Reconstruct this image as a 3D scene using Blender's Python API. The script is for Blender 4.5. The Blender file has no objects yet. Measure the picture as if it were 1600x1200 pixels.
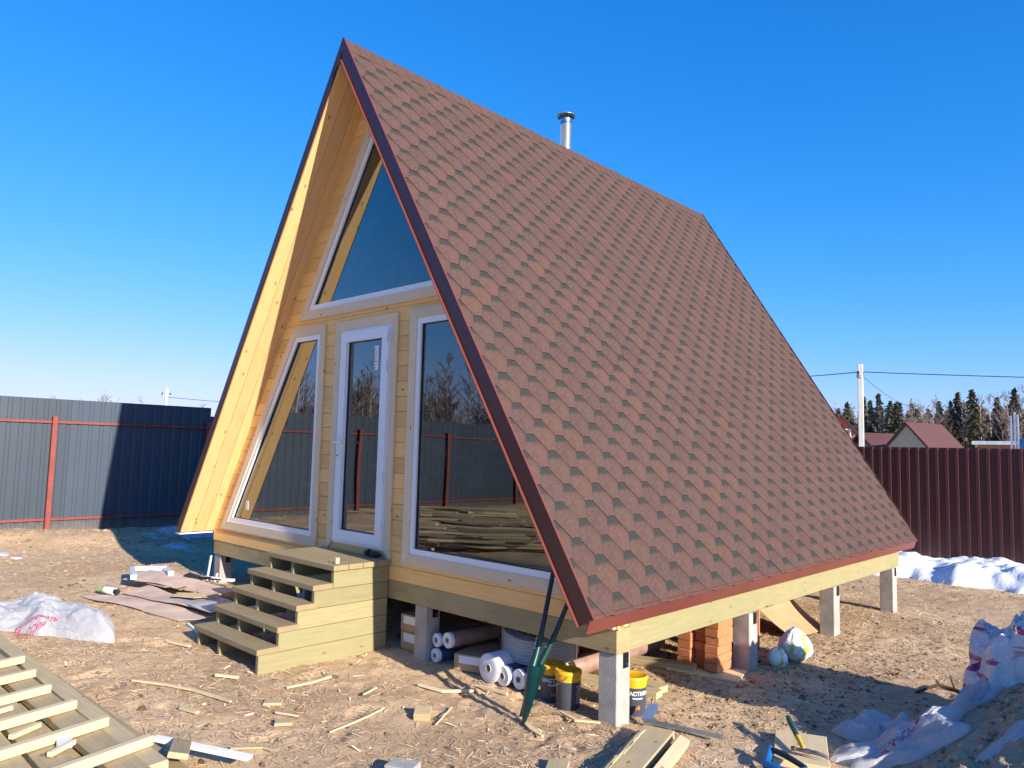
import bpy, bmesh, math, random
import numpy as np
from mathutils import Vector, Matrix

random.seed(11)
RNG = np.random.default_rng(7)
scene = bpy.context.scene
COL = scene.collection

# ------------------------------------------------------------------ camera
CAM_POS = (5.78, -3.668, 1.768)
YAW, PITCH, ROLL = -0.76, 0.0882, 0.0249
F_ = Vector((math.sin(YAW)*math.cos(PITCH), math.cos(YAW)*math.cos(PITCH), math.sin(PITCH)))
R_ = Vector((math.cos(YAW), -math.sin(YAW), 0)); U_ = R_.cross(F_)
R2 = R_*math.cos(ROLL)+U_*math.sin(ROLL); U2 = -R_*math.sin(ROLL)+U_*math.cos(ROLL)
camd = bpy.data.cameras.new('camera'); cam = bpy.data.objects.new('camera', camd); COL.objects.link(cam)
m = Matrix.Identity(4)
for i, v in enumerate((R2, U2, -F_)):
    for j in range(3): m[j][i] = v[j]
for j in range(3): m[j][3] = CAM_POS[j]
cam.matrix_world = m
camd.sensor_width = 36; camd.lens = 36*1157.4/1600; camd.clip_start = 0.05; camd.clip_end = 4000
scene.camera = cam

# ------------------------------------------------------------------ sky, sun, exposure
SUN_DIR = Vector((1.0, -0.125, 0.385)).normalized()          # towards the sun
ELEV = math.asin(SUN_DIR.z); AZ = math.atan2(SUN_DIR.x, SUN_DIR.y)
world = bpy.data.worlds.new('World'); scene.world = world; world.use_nodes = True
wn = world.node_tree; wn.nodes.clear()
sky = wn.nodes.new('ShaderNodeTexSky'); sky.sky_type = 'NISHITA'; sky.sun_disc = False
sky.sun_elevation = ELEV; sky.sun_rotation = AZ; sky.altitude = 0; sky.air_density = 1.0; sky.dust_density = 0.3; sky.ozone_density = 2.2
hs = wn.nodes.new('ShaderNodeHueSaturation'); hs.inputs['Saturation'].default_value = 1.25; hs.inputs['Hue'].default_value = 0.505
bg = wn.nodes.new('ShaderNodeBackground'); bg.inputs['Strength'].default_value = 0.10
wo = wn.nodes.new('ShaderNodeOutputWorld')
wn.links.new(sky.outputs[0], hs.inputs['Color'])
sepc = wn.nodes.new('ShaderNodeSeparateColor'); comb = wn.nodes.new('ShaderNodeCombineColor'); wn.links.new(hs.outputs[0], sepc.inputs[0])
for ch_, (gain_, pow_, knee_) in enumerate(((1.10, 1.6, .95), (1.26, 1.0, .95), (2.28, 1.0, 1.05))):   # deep clear blue of a cold spring day, soft shoulder at the horizon; the whole sky alike
    def mth(op, x, y):
        q = wn.nodes.new('ShaderNodeMath'); q.operation = op
        for sk, v_ in zip(q.inputs, (x, y)):
            if hasattr(v_, 'is_linked'): wn.links.new(v_, sk)
            else: sk.default_value = v_
        return q.outputs[0]
    u_ = mth('POWER', mth('MULTIPLY', sepc.outputs[ch_], .168), pow_)
    wn.links.new(mth('DIVIDE', mth('MULTIPLY', u_, gain_/.168), mth('ADD', mth('MULTIPLY', u_, knee_), 1.0)), comb.inputs[ch_])
wn.links.new(comb.outputs[0], bg.inputs[0]); wn.links.new(bg.outputs[0], wo.inputs[0])
sund = bpy.data.lights.new('sun', 'SUN'); sund.energy = 4.8; sund.angle = math.radians(0.5); sund.color = (1.0, 0.91, 0.77)
sun = bpy.data.objects.new('sun', sund); COL.objects.link(sun)
sun.rotation_euler = SUN_DIR.to_track_quat('Z', 'Y').to_euler(); sun.location = (20, -3, 12)
scene.view_settings.view_transform = 'Standard'; scene.view_settings.look = 'None'
scene.view_settings.exposure = 0.92; scene.view_settings.gamma = 1.0; scene.view_settings.use_curve_mapping = False
scene.cycles.max_bounces = 8; scene.cycles.transparent_max_bounces = 16

# ------------------------------------------------------------------ helpers
def tag(o, label=None, cat=None, group=None, kind=None):
    if label: o['label'] = label
    if cat: o['category'] = cat
    if group: o['group'] = group
    if kind: o['kind'] = kind
    return o

def empty(name, loc, label=None, cat=None, group=None):
    o = bpy.data.objects.new(name, None); o.location = loc; o.empty_display_size = .2
    COL.objects.link(o); tag(o, label, cat, group); return o

def wm(o):                                                   # world matrix without a depsgraph update
    loc = Matrix.LocRotScale(o.location, o.rotation_euler, o.scale)
    return wm(o.parent) @ o.matrix_parent_inverse @ loc if o.parent else loc

def link(name, me, mat=None, parent=None, M=None):
    o = bpy.data.objects.new(name, me); COL.objects.link(o)
    if mat is not None and not me.materials:
        for x in (mat if isinstance(mat, (list, tuple)) else [mat]): me.materials.append(x)
    if parent is not None:
        o.parent = parent; o.matrix_parent_inverse = wm(parent).inverted()
    if M is not None:
        l, r, s = M.decompose(); o.location = l; o.rotation_euler = r.to_euler(); o.scale = s
    return o

def frame(origin, xd, yd):                                   # matrix from an origin and two axes
    x = Vector(xd).normalized(); y = Vector(yd); y = (y - x*y.dot(x)).normalized(); z = x.cross(y)
    M = Matrix.Identity(4)
    for j in range(3):
        M[j][0] = x[j]; M[j][1] = y[j]; M[j][2] = z[j]; M[j][3] = origin[j]
    return M

class MB:
    def __init__(s): s.v = []; s.f = []; s.m = []
    def add(s, vs, fs, mi=0):
        b = len(s.v); s.v += [tuple(x) for x in vs]
        for f in fs: s.f.append(tuple(b+i for i in f)); s.m.append(mi)
        return s
    def box(s, lo, hi, mi=0, M=None):
        (a, b, c), (d, e, f) = lo, hi
        vs = [(a,b,c),(d,b,c),(d,e,c),(a,e,c),(a,b,f),(d,b,f),(d,e,f),(a,e,f)]
        if M is not None: vs = [tuple(M @ Vector(x)) for x in vs]
        return s.add(vs, [(3,2,1,0),(4,5,6,7),(0,1,5,4),(1,2,6,5),(2,3,7,6),(3,0,4,7)], mi)
    def prism(s, poly, off, mi=0):                           # poly: list of 3D points, off: extrusion vector
        n = len(poly); off = Vector(off); a = [Vector(p) for p in poly]; b = [p+off for p in a]
        nrm = Vector((0,0,0))
        for i in range(n): nrm += (a[i]-a[0]).cross(a[(i+1) % n]-a[0])
        if nrm.dot(off) > 0: a.reverse(); b.reverse()
        fs = [tuple(range(n)), tuple(range(2*n-1, n-1, -1))]
        for i in range(n): j = (i+1) % n; fs.append((i, n+i, n+j, j))
        return s.add(a+b, fs, mi)
    def tube(s, pts, rad, n=8, mi=0, caps=True):
        pts = [Vector(p) for p in pts]; k = len(pts)
        rad = rad if isinstance(rad, (list, tuple)) else [rad]*k
        b = len(s.v); up = Vector((0,0,1)); prev = None
        for i, p in enumerate(pts):
            t = (pts[min(i+1,k-1)]-pts[max(i-1,0)]).normalized()
            if prev is None:
                x = t.cross(up if abs(t.z) < .95 else Vector((1,0,0))).normalized()
            else:
                x = prev - t*prev.dot(t); x = x.normalized() if x.length > 1e-6 else t.orthogonal().normalized()
            prev = x; y = t.cross(x)
            for q in range(n):
                a = 2*math.pi*q/n; s.v.append(tuple(p + (x*math.cos(a)+y*math.sin(a))*rad[i]))
        for i in range(k-1):
            for q in range(n):
                r = (q+1) % n
                s.f.append((b+i*n+q, b+i*n+r, b+(i+1)*n+r, b+(i+1)*n+q)); s.m.append(mi)
        if caps:
            s.f.append(tuple(b+q for q in reversed(range(n)))); s.m.append(mi)
            s.f.append(tuple(b+(k-1)*n+q for q in range(n))); s.m.append(mi)
        return s
    def lathe(s, prof, n=32, mi=0, M=None, close=False):     # prof: [(r,z)], outside to the right going up
        b = len(s.v); k = len(prof)
        for r, z in prof:
            for q in range(n):
                a = 2*math.pi*q/n; p = Vector((r*math.cos(a), r*math.sin(a), z)); s.v.append(tuple(M @ p if M is not None else p))
        for i in range(k if close else k-1):
            for q in range(n):
                r = (q+1) % n; i2 = (i+1) % k
                s.f.append((b+i*n+q, b+i*n+r, b+i2*n+r, b+i2*n+q)); s.m.append(mi)
        return s
    def mesh(s, name, smooth=False):
        me = bpy.data.meshes.new(name); me.from_pydata(s.v, [], s.f)
        if any(s.m): me.polygons.foreach_set('material_index', s.m)
        if smooth: me.polygons.foreach_set('use_smooth', [True]*len(s.f))
        me.update(); return me
    def build(s, name, mat, parent=None, M=None, smooth=False):
        return link(name, s.mesh(name, smooth), mat, parent, M)

def sharp(o, ang=35):                                        # smooth faces, hard edges
    me = o.data
    me.polygons.foreach_set('use_smooth', [True]*len(me.polygons))
    try: me.set_sharp_from_angle(angle=math.radians(ang))
    except Exception: pass
    return o

def chamfer_mesh(name, L, Wd, T, c=.003, jit=0.0):           # board along x with broken edges, origin at centre
    x, y, z = L/2, Wd/2, T/2; c = min(c, T*.3, Wd*.3)
    vs = []; idx = {}
    for sx in (-1,1):
        for sy in (-1,1):
            for sz in (-1,1):
                for ax in range(3):
                    p = [sx*(x-c), sy*(y-c), sz*(z-c)]
                    p[ax] = (sx*x, sy*y, sz*z)[ax]
                    if jit and abs(p[0]) > x*.5: p[1] += jit*(.5-random.random())*Wd; 
                    idx[(sx,sy,sz,ax)] = len(vs); vs.append(p)
    fs = []
    def q(keys): fs.append([idx[k] for k in keys])
    for s_ in (-1,1):
        q([(s_,-1,-1,0),(s_,1,-1,0),(s_,1,1,0),(s_,-1,1,0)]); q([(-1,s_,-1,1),(1,s_,-1,1),(1,s_,1,1),(-1,s_,1,1)]); q([(-1,-1,s_,2),(1,-1,s_,2),(1,1,s_,2),(-1,1,s_,2)])
    for a in (-1,1):
        for b in (-1,1):
            q([(a,b,-1,0),(a,b,1,0),(a,b,1,1),(a,b,-1,1)]); q([(a,-1,b,0),(a,1,b,0),(a,1,b,2),(a,-1,b,2)]); q([(-1,a,b,1),(1,a,b,1),(1,a,b,2),(-1,a,b,2)])
            for d in (-1,1): q([(a,b,d,0),(a,b,d,1),(a,b,d,2)])
    bm = bmesh.new(); bv = [bm.verts.new(p) for p in vs]
    for f in fs: bm.faces.new([bv[i] for i in f])
    bmesh.ops.recalc_face_normals(bm, faces=bm.faces)
    me = bpy.data.meshes.new(name); bm.to_mesh(me); bm.free(); return me

def board(name, a, b, up, Wd, T, mat, parent=None, c=.003, jit=0.0):   # board from a to b (centre line), 'up' = thickness direction
    a, b = Vector(a), Vector(b); xd = (b-a).normalized(); up = Vector(up)
    yd = up.cross(xd)
    M = frame((a+b)/2, xd, yd)
    return link(name, chamfer_mesh(name, (b-a).length, Wd, T, c, jit), mat, parent, M)

def text_mesh(txt, size, bold=0.0, name='lettering'):
    cu = bpy.data.curves.new('txt', 'FONT'); cu.body = txt; cu.size = size; cu.align_x = 'CENTER'; cu.align_y = 'CENTER'; cu.offset = bold; cu.resolution_u = 3
    o = bpy.data.objects.new('txt', cu); COL.objects.link(o)
    bpy.context.view_layer.update()
    dg = bpy.context.evaluated_depsgraph_get()
    me = bpy.data.meshes.new_from_object(o.evaluated_get(dg)); me.name = name
    bpy.data.objects.remove(o); bpy.data.curves.remove(cu)
    me.materials.clear()
    return me

# ---- numpy value noise
_perm = RNG.random((256, 256))
def vnoise(x, y):
    xi = np.floor(x).astype(int); yi = np.floor(y).astype(int); fx = x-xi; fy = y-yi
    fx = fx*fx*(3-2*fx); fy = fy*fy*(3-2*fy)
    a = _perm[xi & 255, yi & 255]; b = _perm[(xi+1) & 255, yi & 255]; c = _perm[xi & 255, (yi+1) & 255]; d = _perm[(xi+1) & 255, (yi+1) & 255]
    return (a*(1-fx)+b*fx)*(1-fy)+(c*(1-fx)+d*fx)*fy
def fbm(x, y, o=4):
    s = 0; a = .5
    for i in range(o): s = s + a*(vnoise(x+17.3*i, y-9.1*i)-.5); x = x*2.03; y = y*2.03; a *= .5
    return s

# ------------------------------------------------------------------ materials
MATS = {}
class NT:
    def __init__(s, name):
        s.mat = bpy.data.materials.new(name); s.mat.use_nodes = True; s.t = s.mat.node_tree; s.t.nodes.clear()
        s.out = s.n('ShaderNodeOutputMaterial'); s.p = s.n('ShaderNodeBsdfPrincipled'); s.l(s.p.outputs[0], s.out.inputs[0]); MATS[name] = s.mat
    def n(s, t, **k):
        x = s.t.nodes.new(t)
        for a, b in k.items(): setattr(x, a, b)
        return x
    def l(s, a, b): s.t.links.new(a, b)
    def setp(s, **k):
        for a, b in k.items():
            a = {'color':'Base Color','rough':'Roughness','metal':'Metallic','spec':'Specular IOR Level','trans':'Transmission Weight','ior':'IOR','alpha':'Alpha','coat':'Coat Weight','sheen':'Sheen Weight'}[a]
            s.p.inputs[a].default_value = (*b, 1) if isinstance(b, tuple) else b
        return s
    def coord(s, kind='Object', scale=(1,1,1), rnd=0.0):
        tc = s.n('ShaderNodeTexCoord'); o = tc.outputs[kind]
        if rnd:
            oi = s.n('ShaderNodeObjectInfo'); mul = s.n('ShaderNodeVectorMath', operation='SCALE'); mul.inputs[0].default_value = (13.7, 7.3, 9.1); s.l(oi.outputs['Random'], mul.inputs['Scale'])
            mu2 = s.n('ShaderNodeVectorMath', operation='SCALE'); mu2.inputs['Scale'].default_value = rnd; s.l(mul.outputs[0], mu2.inputs[0])
            ad = s.n('ShaderNodeVectorMath', operation='ADD'); s.l(o, ad.inputs[0]); s.l(mu2.outputs[0], ad.inputs[1]); o = ad.outputs[0]
        mp = s.n('ShaderNodeVectorMath', operation='MULTIPLY'); mp.inputs[1].default_value = scale; s.l(o, mp.inputs[0]); return mp.outputs[0]
    def noise(s, vec, scale=5, detail=4, rough=.55, dist=0):
        x = s.n('ShaderNodeTexNoise'); x.inputs['Scale'].default_value = scale; x.inputs['Detail'].default_value = detail; x.inputs['Roughness'].default_value = rough; x.inputs['Distortion'].default_value = dist
        s.l(vec, x.inputs['Vector']); return x.outputs['Fac']
    def ramp(s, fac, stops, interp='LINEAR'):
        x = s.n('ShaderNodeValToRGB'); x.color_ramp.interpolation = interp; e = x.color_ramp.elements
        while len(e) < len(stops): e.new(.5)
        for i, (p, c) in enumerate(stops):
            e[i].position = p; e[i].color = (*c, 1) if isinstance(c, tuple) else (c, c, c, 1)
        s.l(fac, x.inputs[0]); return x.outputs[0]
    def mix(s, fac, a, b, mode='MIX'):
        x = s.n('ShaderNodeMix', data_type='RGBA', blend_type=mode); 
        for sock, v in ((x.inputs[0], fac), (x.inputs[6], a), (x.inputs[7], b)):
            if hasattr(v, 'is_linked'): s.l(v, sock)
            elif isinstance(v, tuple): sock.default_value = (*v, 1)
            else: sock.default_value = v
        return x.outputs[2]
    def math(s, op, a, b=0.0, clamp=False):
        x = s.n('ShaderNodeMath', operation=op); x.use_clamp = clamp
        for sock, v in ((x.inputs[0], a), (x.inputs[1], b)):
            if hasattr(v, 'is_linked'): s.l(v, sock)
            else: sock.default_value = v
        return x.outputs[0]
    def color(s, c): s.l(c, s.p.inputs['Base Color']); return s
    def bump(s, h, strength=.3, dist=.01):
        b = s.n('ShaderNodeBump'); b.inputs['Strength'].default_value = strength; b.inputs['Distance'].default_value = dist; s.l(h, b.inputs['Height']); s.l(b.outputs[0], s.p.inputs['Normal']); return s
    def objrand(s): return s.n('ShaderNodeObjectInfo').outputs['Random']

def wood(name, light, dark, knot, knots=1.0, rough=.6, stain=None, vary=.12, grain=1.0):
    t = NT(name); t.setp(rough=rough, spec=.25)
    v = t.coord('Object', (1, 1, 1), 1.0)
    def sc(a): 
        m_ = t.n('ShaderNodeVectorMath', operation='MULTIPLY'); m_.inputs[1].default_value = a; t.l(v, m_.inputs[0]); return m_.outputs[0]
    g1 = t.noise(sc((1.3, 22, 22)), 3.0, 5, .6, .6); g2 = t.noise(sc((3, 120, 120)), 3.0, 3, .6); g3 = t.noise(sc((.8, 3, 3)), 1.6, 3)
    f = t.math('ADD', t.math('MULTIPLY', g1, .65*grain), t.math('MULTIPLY', g2, .35*grain))
    c = t.mix(t.ramp(f, [(.32, 0.0), (.68, 1.0)]), dark, light)
    c = t.mix(t.math('MULTIPLY', t.ramp(g3, [(.35, 0.0), (.7, 1.0)]), .35), c, tuple(min(1, x*.78) for x in light))
    if knots:
        vo = t.n('ShaderNodeTexVoronoi', feature='F1', voronoi_dimensions='2D'); vo.inputs['Scale'].default_value = 3.0
        sx = t.n('ShaderNodeSeparateXYZ'); t.l(v, sx.inputs[0]); cx_ = t.n('ShaderNodeCombineXYZ'); t.l(t.math('MULTIPLY', sx.outputs[0], .9), cx_.inputs[0]); t.l(t.math('MULTIPLY', t.math('ADD', sx.outputs[1], sx.outputs[2]), 1.9), cx_.inputs[1]); t.l(cx_.outputs[0], vo.inputs['Vector'])
        sp = t.n('ShaderNodeSeparateColor'); t.l(vo.outputs['Color'], sp.inputs[0])
        gate = t.math('GREATER_THAN', sp.outputs[0], 1-.42*knots)
        k = t.ramp(vo.outputs['Distance'], [(.030, 1.0), (.075, 0.0)])
        c = t.mix(t.math('MULTIPLY', t.math('MULTIPLY', k, gate), .85), c, knot)
    if stain:
        st = t.noise(sc((1.1, 2.2, 2.2)), 2.3, 5, .6); c = t.mix(t.math('MULTIPLY', t.ramp(st, [(.45, 0.0), (.75, 1.0)]), .6), c, stain)
    r = t.objrand(); hsv = t.n('ShaderNodeHueSaturation'); t.l(c, hsv.inputs['Color'])
    t.l(t.math('ADD', t.math('MULTIPLY', r, 2*vary), 1-vary), hsv.inputs['Value'])
    t.color(hsv.outputs[0]).bump(f, .12, .004)
    return t.mat

wood('pine_facade', (.90,.57,.22), (.76,.42,.135), (.28,.12,.04), .9, .5, None, .13)
wood('pine_soffit', (.74,.50,.24), (.60,.36,.14), (.26,.10,.03), 1.2, .5, None, .08)
wood('pine_trim', (.82,.66,.46), (.70,.52,.33), (.30,.17,.09), .8, .6, (.66,.57,.46), .06)
wood('treated_wood', (.345,.30,.165), (.235,.205,.10), (.17,.12,.05), .6, .7, (.235,.235,.115), .12)
wood('treated_tread', (.37,.29,.165), (.24,.175,.09), (.16,.10,.05), .4, .75, (.24,.19,.12), .08, 1.1)
wood('treated_dark', (.46,.36,.19), (.32,.24,.11), (.14,.08,.03), .5, .75, (.20,.17,.09), .10)
wood('sawn_board', (.52,.42,.25), (.38,.28,.15), (.2,.12,.06), .5, .75, (.30,.27,.19), .18)
wood('batten_wood', (.72,.58,.36), (.58,.43,.24), (.3,.18,.08), .5, .7, None, .08)
wood('fresh_offcut', (.78,.65,.42), (.64,.48,.27), (.3,.18,.08), .3, .7, None, .12)
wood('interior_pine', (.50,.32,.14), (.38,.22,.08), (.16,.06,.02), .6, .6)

def plain(name, col, rough=.5, metal=0, spec=.5, var=.15, scale=8, bump=0, bscale=60):
    t = NT(name); t.setp(rough=rough, metal=metal, spec=spec)
    v = t.coord('Object', (1,1,1), 1.0); n = t.noise(v, scale, 5, .6)
    t.color(t.mix(t.ramp(n, [(.3, 0.0), (.7, 1.0)]), tuple(x*(1-var) for x in col), tuple(min(1, x*(1+var)) for x in col)))
    if bump: t.bump(t.noise(v, bscale, 4), bump, .01)
    return t.mat

plain('maroon_shaded', (.045,.014,.016), .33, 0, .5, .08, 3)  # rake trim metal, base darkened to carry the shade on its front face
plain('maroon_lit', (.155,.042,.032), .42, 0, .5, .08, 3)  # sunlit tone of the same trim metal, for lips, flanges and eave edges
plain('pvc_white', (.78,.80,.82), .25, 0, .5, .03, 2)
plain('pvc_gasket', (.02,.02,.022), .6)
plain('fence_grey', (.050,.069,.097), .42, 0, .4, .10, .7)
plain('fence_maroon', (.085,.028,.028), .38, 0, .5, .08, .8)
for nm_ in ('fence_grey', 'fence_maroon'):
    tt = MATS[nm_].node_tree; pb = [q for q in tt.nodes if q.type == 'BSDF_PRINCIPLED'][0]; old = pb.inputs['Base Color'].links[0].from_socket
    w_ = NT.__new__(NT); w_.t = tt
    hv = w_.n('ShaderNodeHueSaturation'); w_.l(old, hv.inputs['Color']); w_.l(w_.math('ADD', w_.math('MULTIPLY', w_.objrand(), .16), .92), hv.inputs['Value'])
    ob = w_.coord('Object'); sz = w_.n('ShaderNodeSeparateXYZ'); w_.l(ob, sz.inputs[0])
    mud = w_.ramp(w_.math('ADD', sz.outputs[2], w_.math('MULTIPLY', w_.noise(ob, 9, 5, .7), .5)), [(.22, .55), (.55, 0.0)])
    w_.l(w_.mix(mud, hv.outputs[0], (.26, .19, .12)), pb.inputs['Base Color'])
plain('red_primer', (.235,.055,.045), .6, 0, .3, .18, 5)
plain('concrete', (.39,.36,.32), .9, 0, .2, .24, 6, .22, 60)
plain('concrete_far', (.55,.54,.50), .9, 0, .2, .1, 3)
plain('black_steel', (.02,.02,.022), .45, .6)
plain('zinc', (.62,.64,.66), .28, 1.0, .5, .12, 9)
plain('zinc_dull', (.34,.42,.50), .40, .85, .5, .15, 12)
plain('underlay', (.05,.022,.018), .9)
plain('black_rubber', (.018,.018,.02), .6)
plain('snow_dirty', (.48,.47,.47), .6, 0, .3, .25, 9, .5, 25)
plain('snow', (.78,.80,.84), .6, 0, .3, .14, 5, .7, 22)
plain('cardboard', (.47,.30,.17), .85, 0, .15, .12, 6)
plain('cardboard_grey', (.52,.40,.33), .85, 0, .15, .18, 5)
plain('paper_white', (.78,.77,.74), .7, 0, .2, .06, 6)
plain('film_white', (.72,.73,.76), .35, 0, .5, .06, 6)
plain('film_blue', (.05,.07,.18), .4)
plain('film_brown', (.30,.19,.15), .5, 0, .4, .25, 9)
plain('coil_grey', (.34,.37,.41), .45, 0, .5, .12, 20)
plain('tub_yellow', (.80,.42,.015), .4, 0, .5, .05, 4)
plain('tub_label', (.055,.062,.085), .45, 0, .5, .15, 9)
plain('ink_white', (.80,.80,.80), .5)
plain('ink_orange', (.75,.25,.03), .5)
plain('ink_red', (.55,.02,.10), .5)
plain('shovel_green', (.008,.048,.038), .35, .2)
plain('handle_dark', (.012,.018,.03), .4)
plain('rubber_teal', (.01,.085,.085), .5)
plain('grip_yellow', (.72,.45,.03), .45)
plain('forged_steel', (.27,.21,.18), .4, .9, .5, .3, 30)
plain('tool_blue', (.01,.13,.38), .35)
plain('brick_red', (.56,.22,.10), .9, 0, .2, .13, 14, .5, 120)
plain('green_bag', (.35,.58,.08), .35)
plain('red_bag', (.60,.03,.06), .4)
plain('far_orange', (.50,.14,.06), .7)
plain('far_beige', (.50,.42,.29), .8)
plain('far_roof', (.095,.036,.031), .7)
plain('far_log', (.30,.17,.08), .8)
plain('far_blue', (.03,.14,.45), .5)
plain('wire_black', (.01,.015,.02), .6)
plain('spruce_needles', (.085,.095,.078), .9, 0, .1, .35, .8)  # paled and greyed so the colour stands in for distance haze
plain('pine_needles', (.110,.115,.080), .9, 0, .1, .35, .8)  # likewise paled in place of haze over the far wood
plain('bark_dark', (.085,.06,.045), .95, 0, .1, .25, 3)
plain('bark_birch', (.42,.37,.33), .9, 0, .1, .3, 3)
plain('twigs', (.22,.17,.145), .95, 0, .1, .3, 1)  # far twigs lightened too, haze put into the base colour
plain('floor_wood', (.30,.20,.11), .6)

# translucent white plastic sheet
def plastic(name, col, tr=.35, see=.22):
    t = NT(name); t.setp(rough=.28, spec=.5)
    v = t.coord('Object'); n = t.noise(v, 14, 6, .6)
    t.color(t.mix(t.ramp(n, [(.35,0.0),(.7,1.0)]), tuple(x*.85 for x in col), col))
    t.bump(t.noise(v, 26, 5, .65, .8), .55, .02)
    trn = t.n('ShaderNodeBsdfTranslucent'); trn.inputs[0].default_value = (*col, 1)
    mx = t.n('ShaderNodeMixShader'); mx.inputs[0].default_value = tr
    t.l(t.p.outputs[0], mx.inputs[1]); t.l(trn.outputs[0], mx.inputs[2])
    tp = t.n('ShaderNodeBsdfTransparent'); m3 = t.n('ShaderNodeMixShader'); t.l(t.math('ADD', t.math('MULTIPLY', n, .4), see-.2), m3.inputs[0]); t.l(mx.outputs[0], m3.inputs[1]); t.l(tp.outputs[0], m3.inputs[2]); t.l(m3.outputs[0], t.out.inputs[0]); return t.mat
plastic('plastic_white', (.74,.76,.80)); plastic('plastic_print', (.55,.10,.20)); t_ = NT('plastic_sack'); t_.setp(rough=.3); v_ = t_.coord('Object', (1.2, 1.2, 4.5)); t_.color(t_.mix(t_.ramp(t_.noise(v_, 2.2, 3, .5, .8), [(.58, 0.0), (.62, 1.0)]), (.80,.81,.84), (.55,.10,.22))).bump(t_.noise(t_.coord('Object'), 18, 6, .7, 1.2), .8, .03)
plastic('plastic_green', (.42,.66,.16))

# window glass: clear pane, fresnel mirror
t = NT('window_glass')
fr = t.n('ShaderNodeFresnel'); fr.inputs['IOR'].default_value = 1.52
gl = t.n('ShaderNodeBsdfGlossy'); gl.inputs['Roughness'].default_value = 0.0; gl.inputs['Color'].default_value = (.93,.97,1,1)
tr = t.n('ShaderNodeBsdfTransparent'); tr.inputs['Color'].default_value = (.80,.86,.84,1)
bp = t.n('ShaderNodeBump'); bp.inputs['Strength'].default_value = .035; bp.inputs['Distance'].default_value = .05; t.l(t.noise(t.coord('Object'), 1.3, 1, .3), bp.inputs['Height']); t.l(bp.outputs[0], gl.inputs['Normal'])
sm = t.math('MULTIPLY', t.ramp(t.noise(t.coord('Object', (1,1,2.5)), 3.5, 6, .7, .5), [(.5, 0.0), (.8, 1.0)]), .035)
fac = t.math('ADD', t.math('MULTIPLY', fr.outputs[0], 2.5), .02, True)
mx = t.n('ShaderNodeMixShader'); t.l(fac, mx.inputs[0]); t.l(tr.outputs[0], mx.inputs[1]); t.l(gl.outputs[0], mx.inputs[2])
df = t.n('ShaderNodeBsdfDiffuse'); df.inputs[0].default_value = (.6,.6,.6,1); m2_ = t.n('ShaderNodeMixShader'); t.l(sm, m2_.inputs[0]); t.l(mx.outputs[0], m2_.inputs[1]); t.l(df.outputs[0], m2_.inputs[2]); t.l(m2_.outputs[0], t.out.inputs[0])

# asphalt shingles: tone per tab, dark printed band at the head of each tab, mineral granules
t = NT('shingle'); t.setp(rough=.92, spec=.18)
at = t.n('ShaderNodeAttribute'); at.attribute_name = 'rnd'
r = t.math('FRACT', t.math('ADD', at.outputs['Fac'], t.objrand()))
base = t.ramp(r, [(0.0, (.104,.062,.053)), (.45, (.118,.070,.060)), (.75, (.126,.072,.058)), (.94, (.142,.076,.058)), (1.0, (.112,.072,.065))])
v = t.coord('Object'); gr = t.noise(v, 150, 4, .85); gr2 = t.noise(v, 45, 3, .6); big = t.noise(v, 2.2, 3)
base = t.mix(t.ramp(gr, [(.32, .22), (.68, 1.0)]), (.02,.011,.010), base)
base = t.mix(t.math('MULTIPLY', t.ramp(gr, [(.60, 0.0), (.78, 1.0)]), .5), base, (.36,.26,.22))
base = t.mix(t.math('MULTIPLY', t.ramp(gr2, [(.4, 0.0), (.75, 1.0)]), .30), base, (.19,.12,.098))
base = t.mix(t.math('MULTIPLY', t.ramp(big, [(.4, 0.0), (.7, 1.0)]), .22), base, (.10,.066,.062))
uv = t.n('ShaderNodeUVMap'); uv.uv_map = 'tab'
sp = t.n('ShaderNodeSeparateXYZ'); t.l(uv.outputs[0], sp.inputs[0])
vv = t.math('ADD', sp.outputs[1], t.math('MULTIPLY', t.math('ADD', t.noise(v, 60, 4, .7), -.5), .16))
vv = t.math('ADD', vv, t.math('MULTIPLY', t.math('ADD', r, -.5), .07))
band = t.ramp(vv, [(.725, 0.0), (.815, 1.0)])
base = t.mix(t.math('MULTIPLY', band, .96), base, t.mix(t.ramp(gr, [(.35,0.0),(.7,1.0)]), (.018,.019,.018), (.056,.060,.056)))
t.color(base).bump(gr, .35, .003)

# ground: trampled soil with dry straw
t = NT('ground_soil'); t.setp(rough=.95, spec=.1)
v = t.coord('Object')
n1 = t.noise(v, .55, 5, .6); n2 = t.noise(v, 3.5, 6, .65); n3 = t.noise(v, 26, 6, .7); n4 = t.noise(v, 110, 4, .7)
c = t.ramp(n2, [(.28, (.53,.365,.215)), (.5, (.63,.45,.275)), (.72, (.71,.525,.335))])
c = t.mix(t.math('MULTIPLY', t.ramp(n1, [(.46, 0.0), (.60, 1.0)]), .7), c, (.42,.275,.165))
c = t.mix(t.ramp(n3, [(.30, .42), (.52, 0.0)]), c, (.22,.14,.08))
c = t.mix(t.math('MULTIPLY', t.ramp(n4, [(.55, 0.0), (.72, 1.0)]), .6), c, (.78,.60,.38))
c = t.mix(t.math('MULTIPLY', t.ramp(n4, [(.32, 1.0), (.46, 0.0)]), .5), c, (.20,.13,.07))
t.color(c)
h = t.math('ADD', t.math('MULTIPLY', n3, .7), t.math('MULTIPLY', n4, .35)); t.bump(h, .55, .025)

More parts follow.
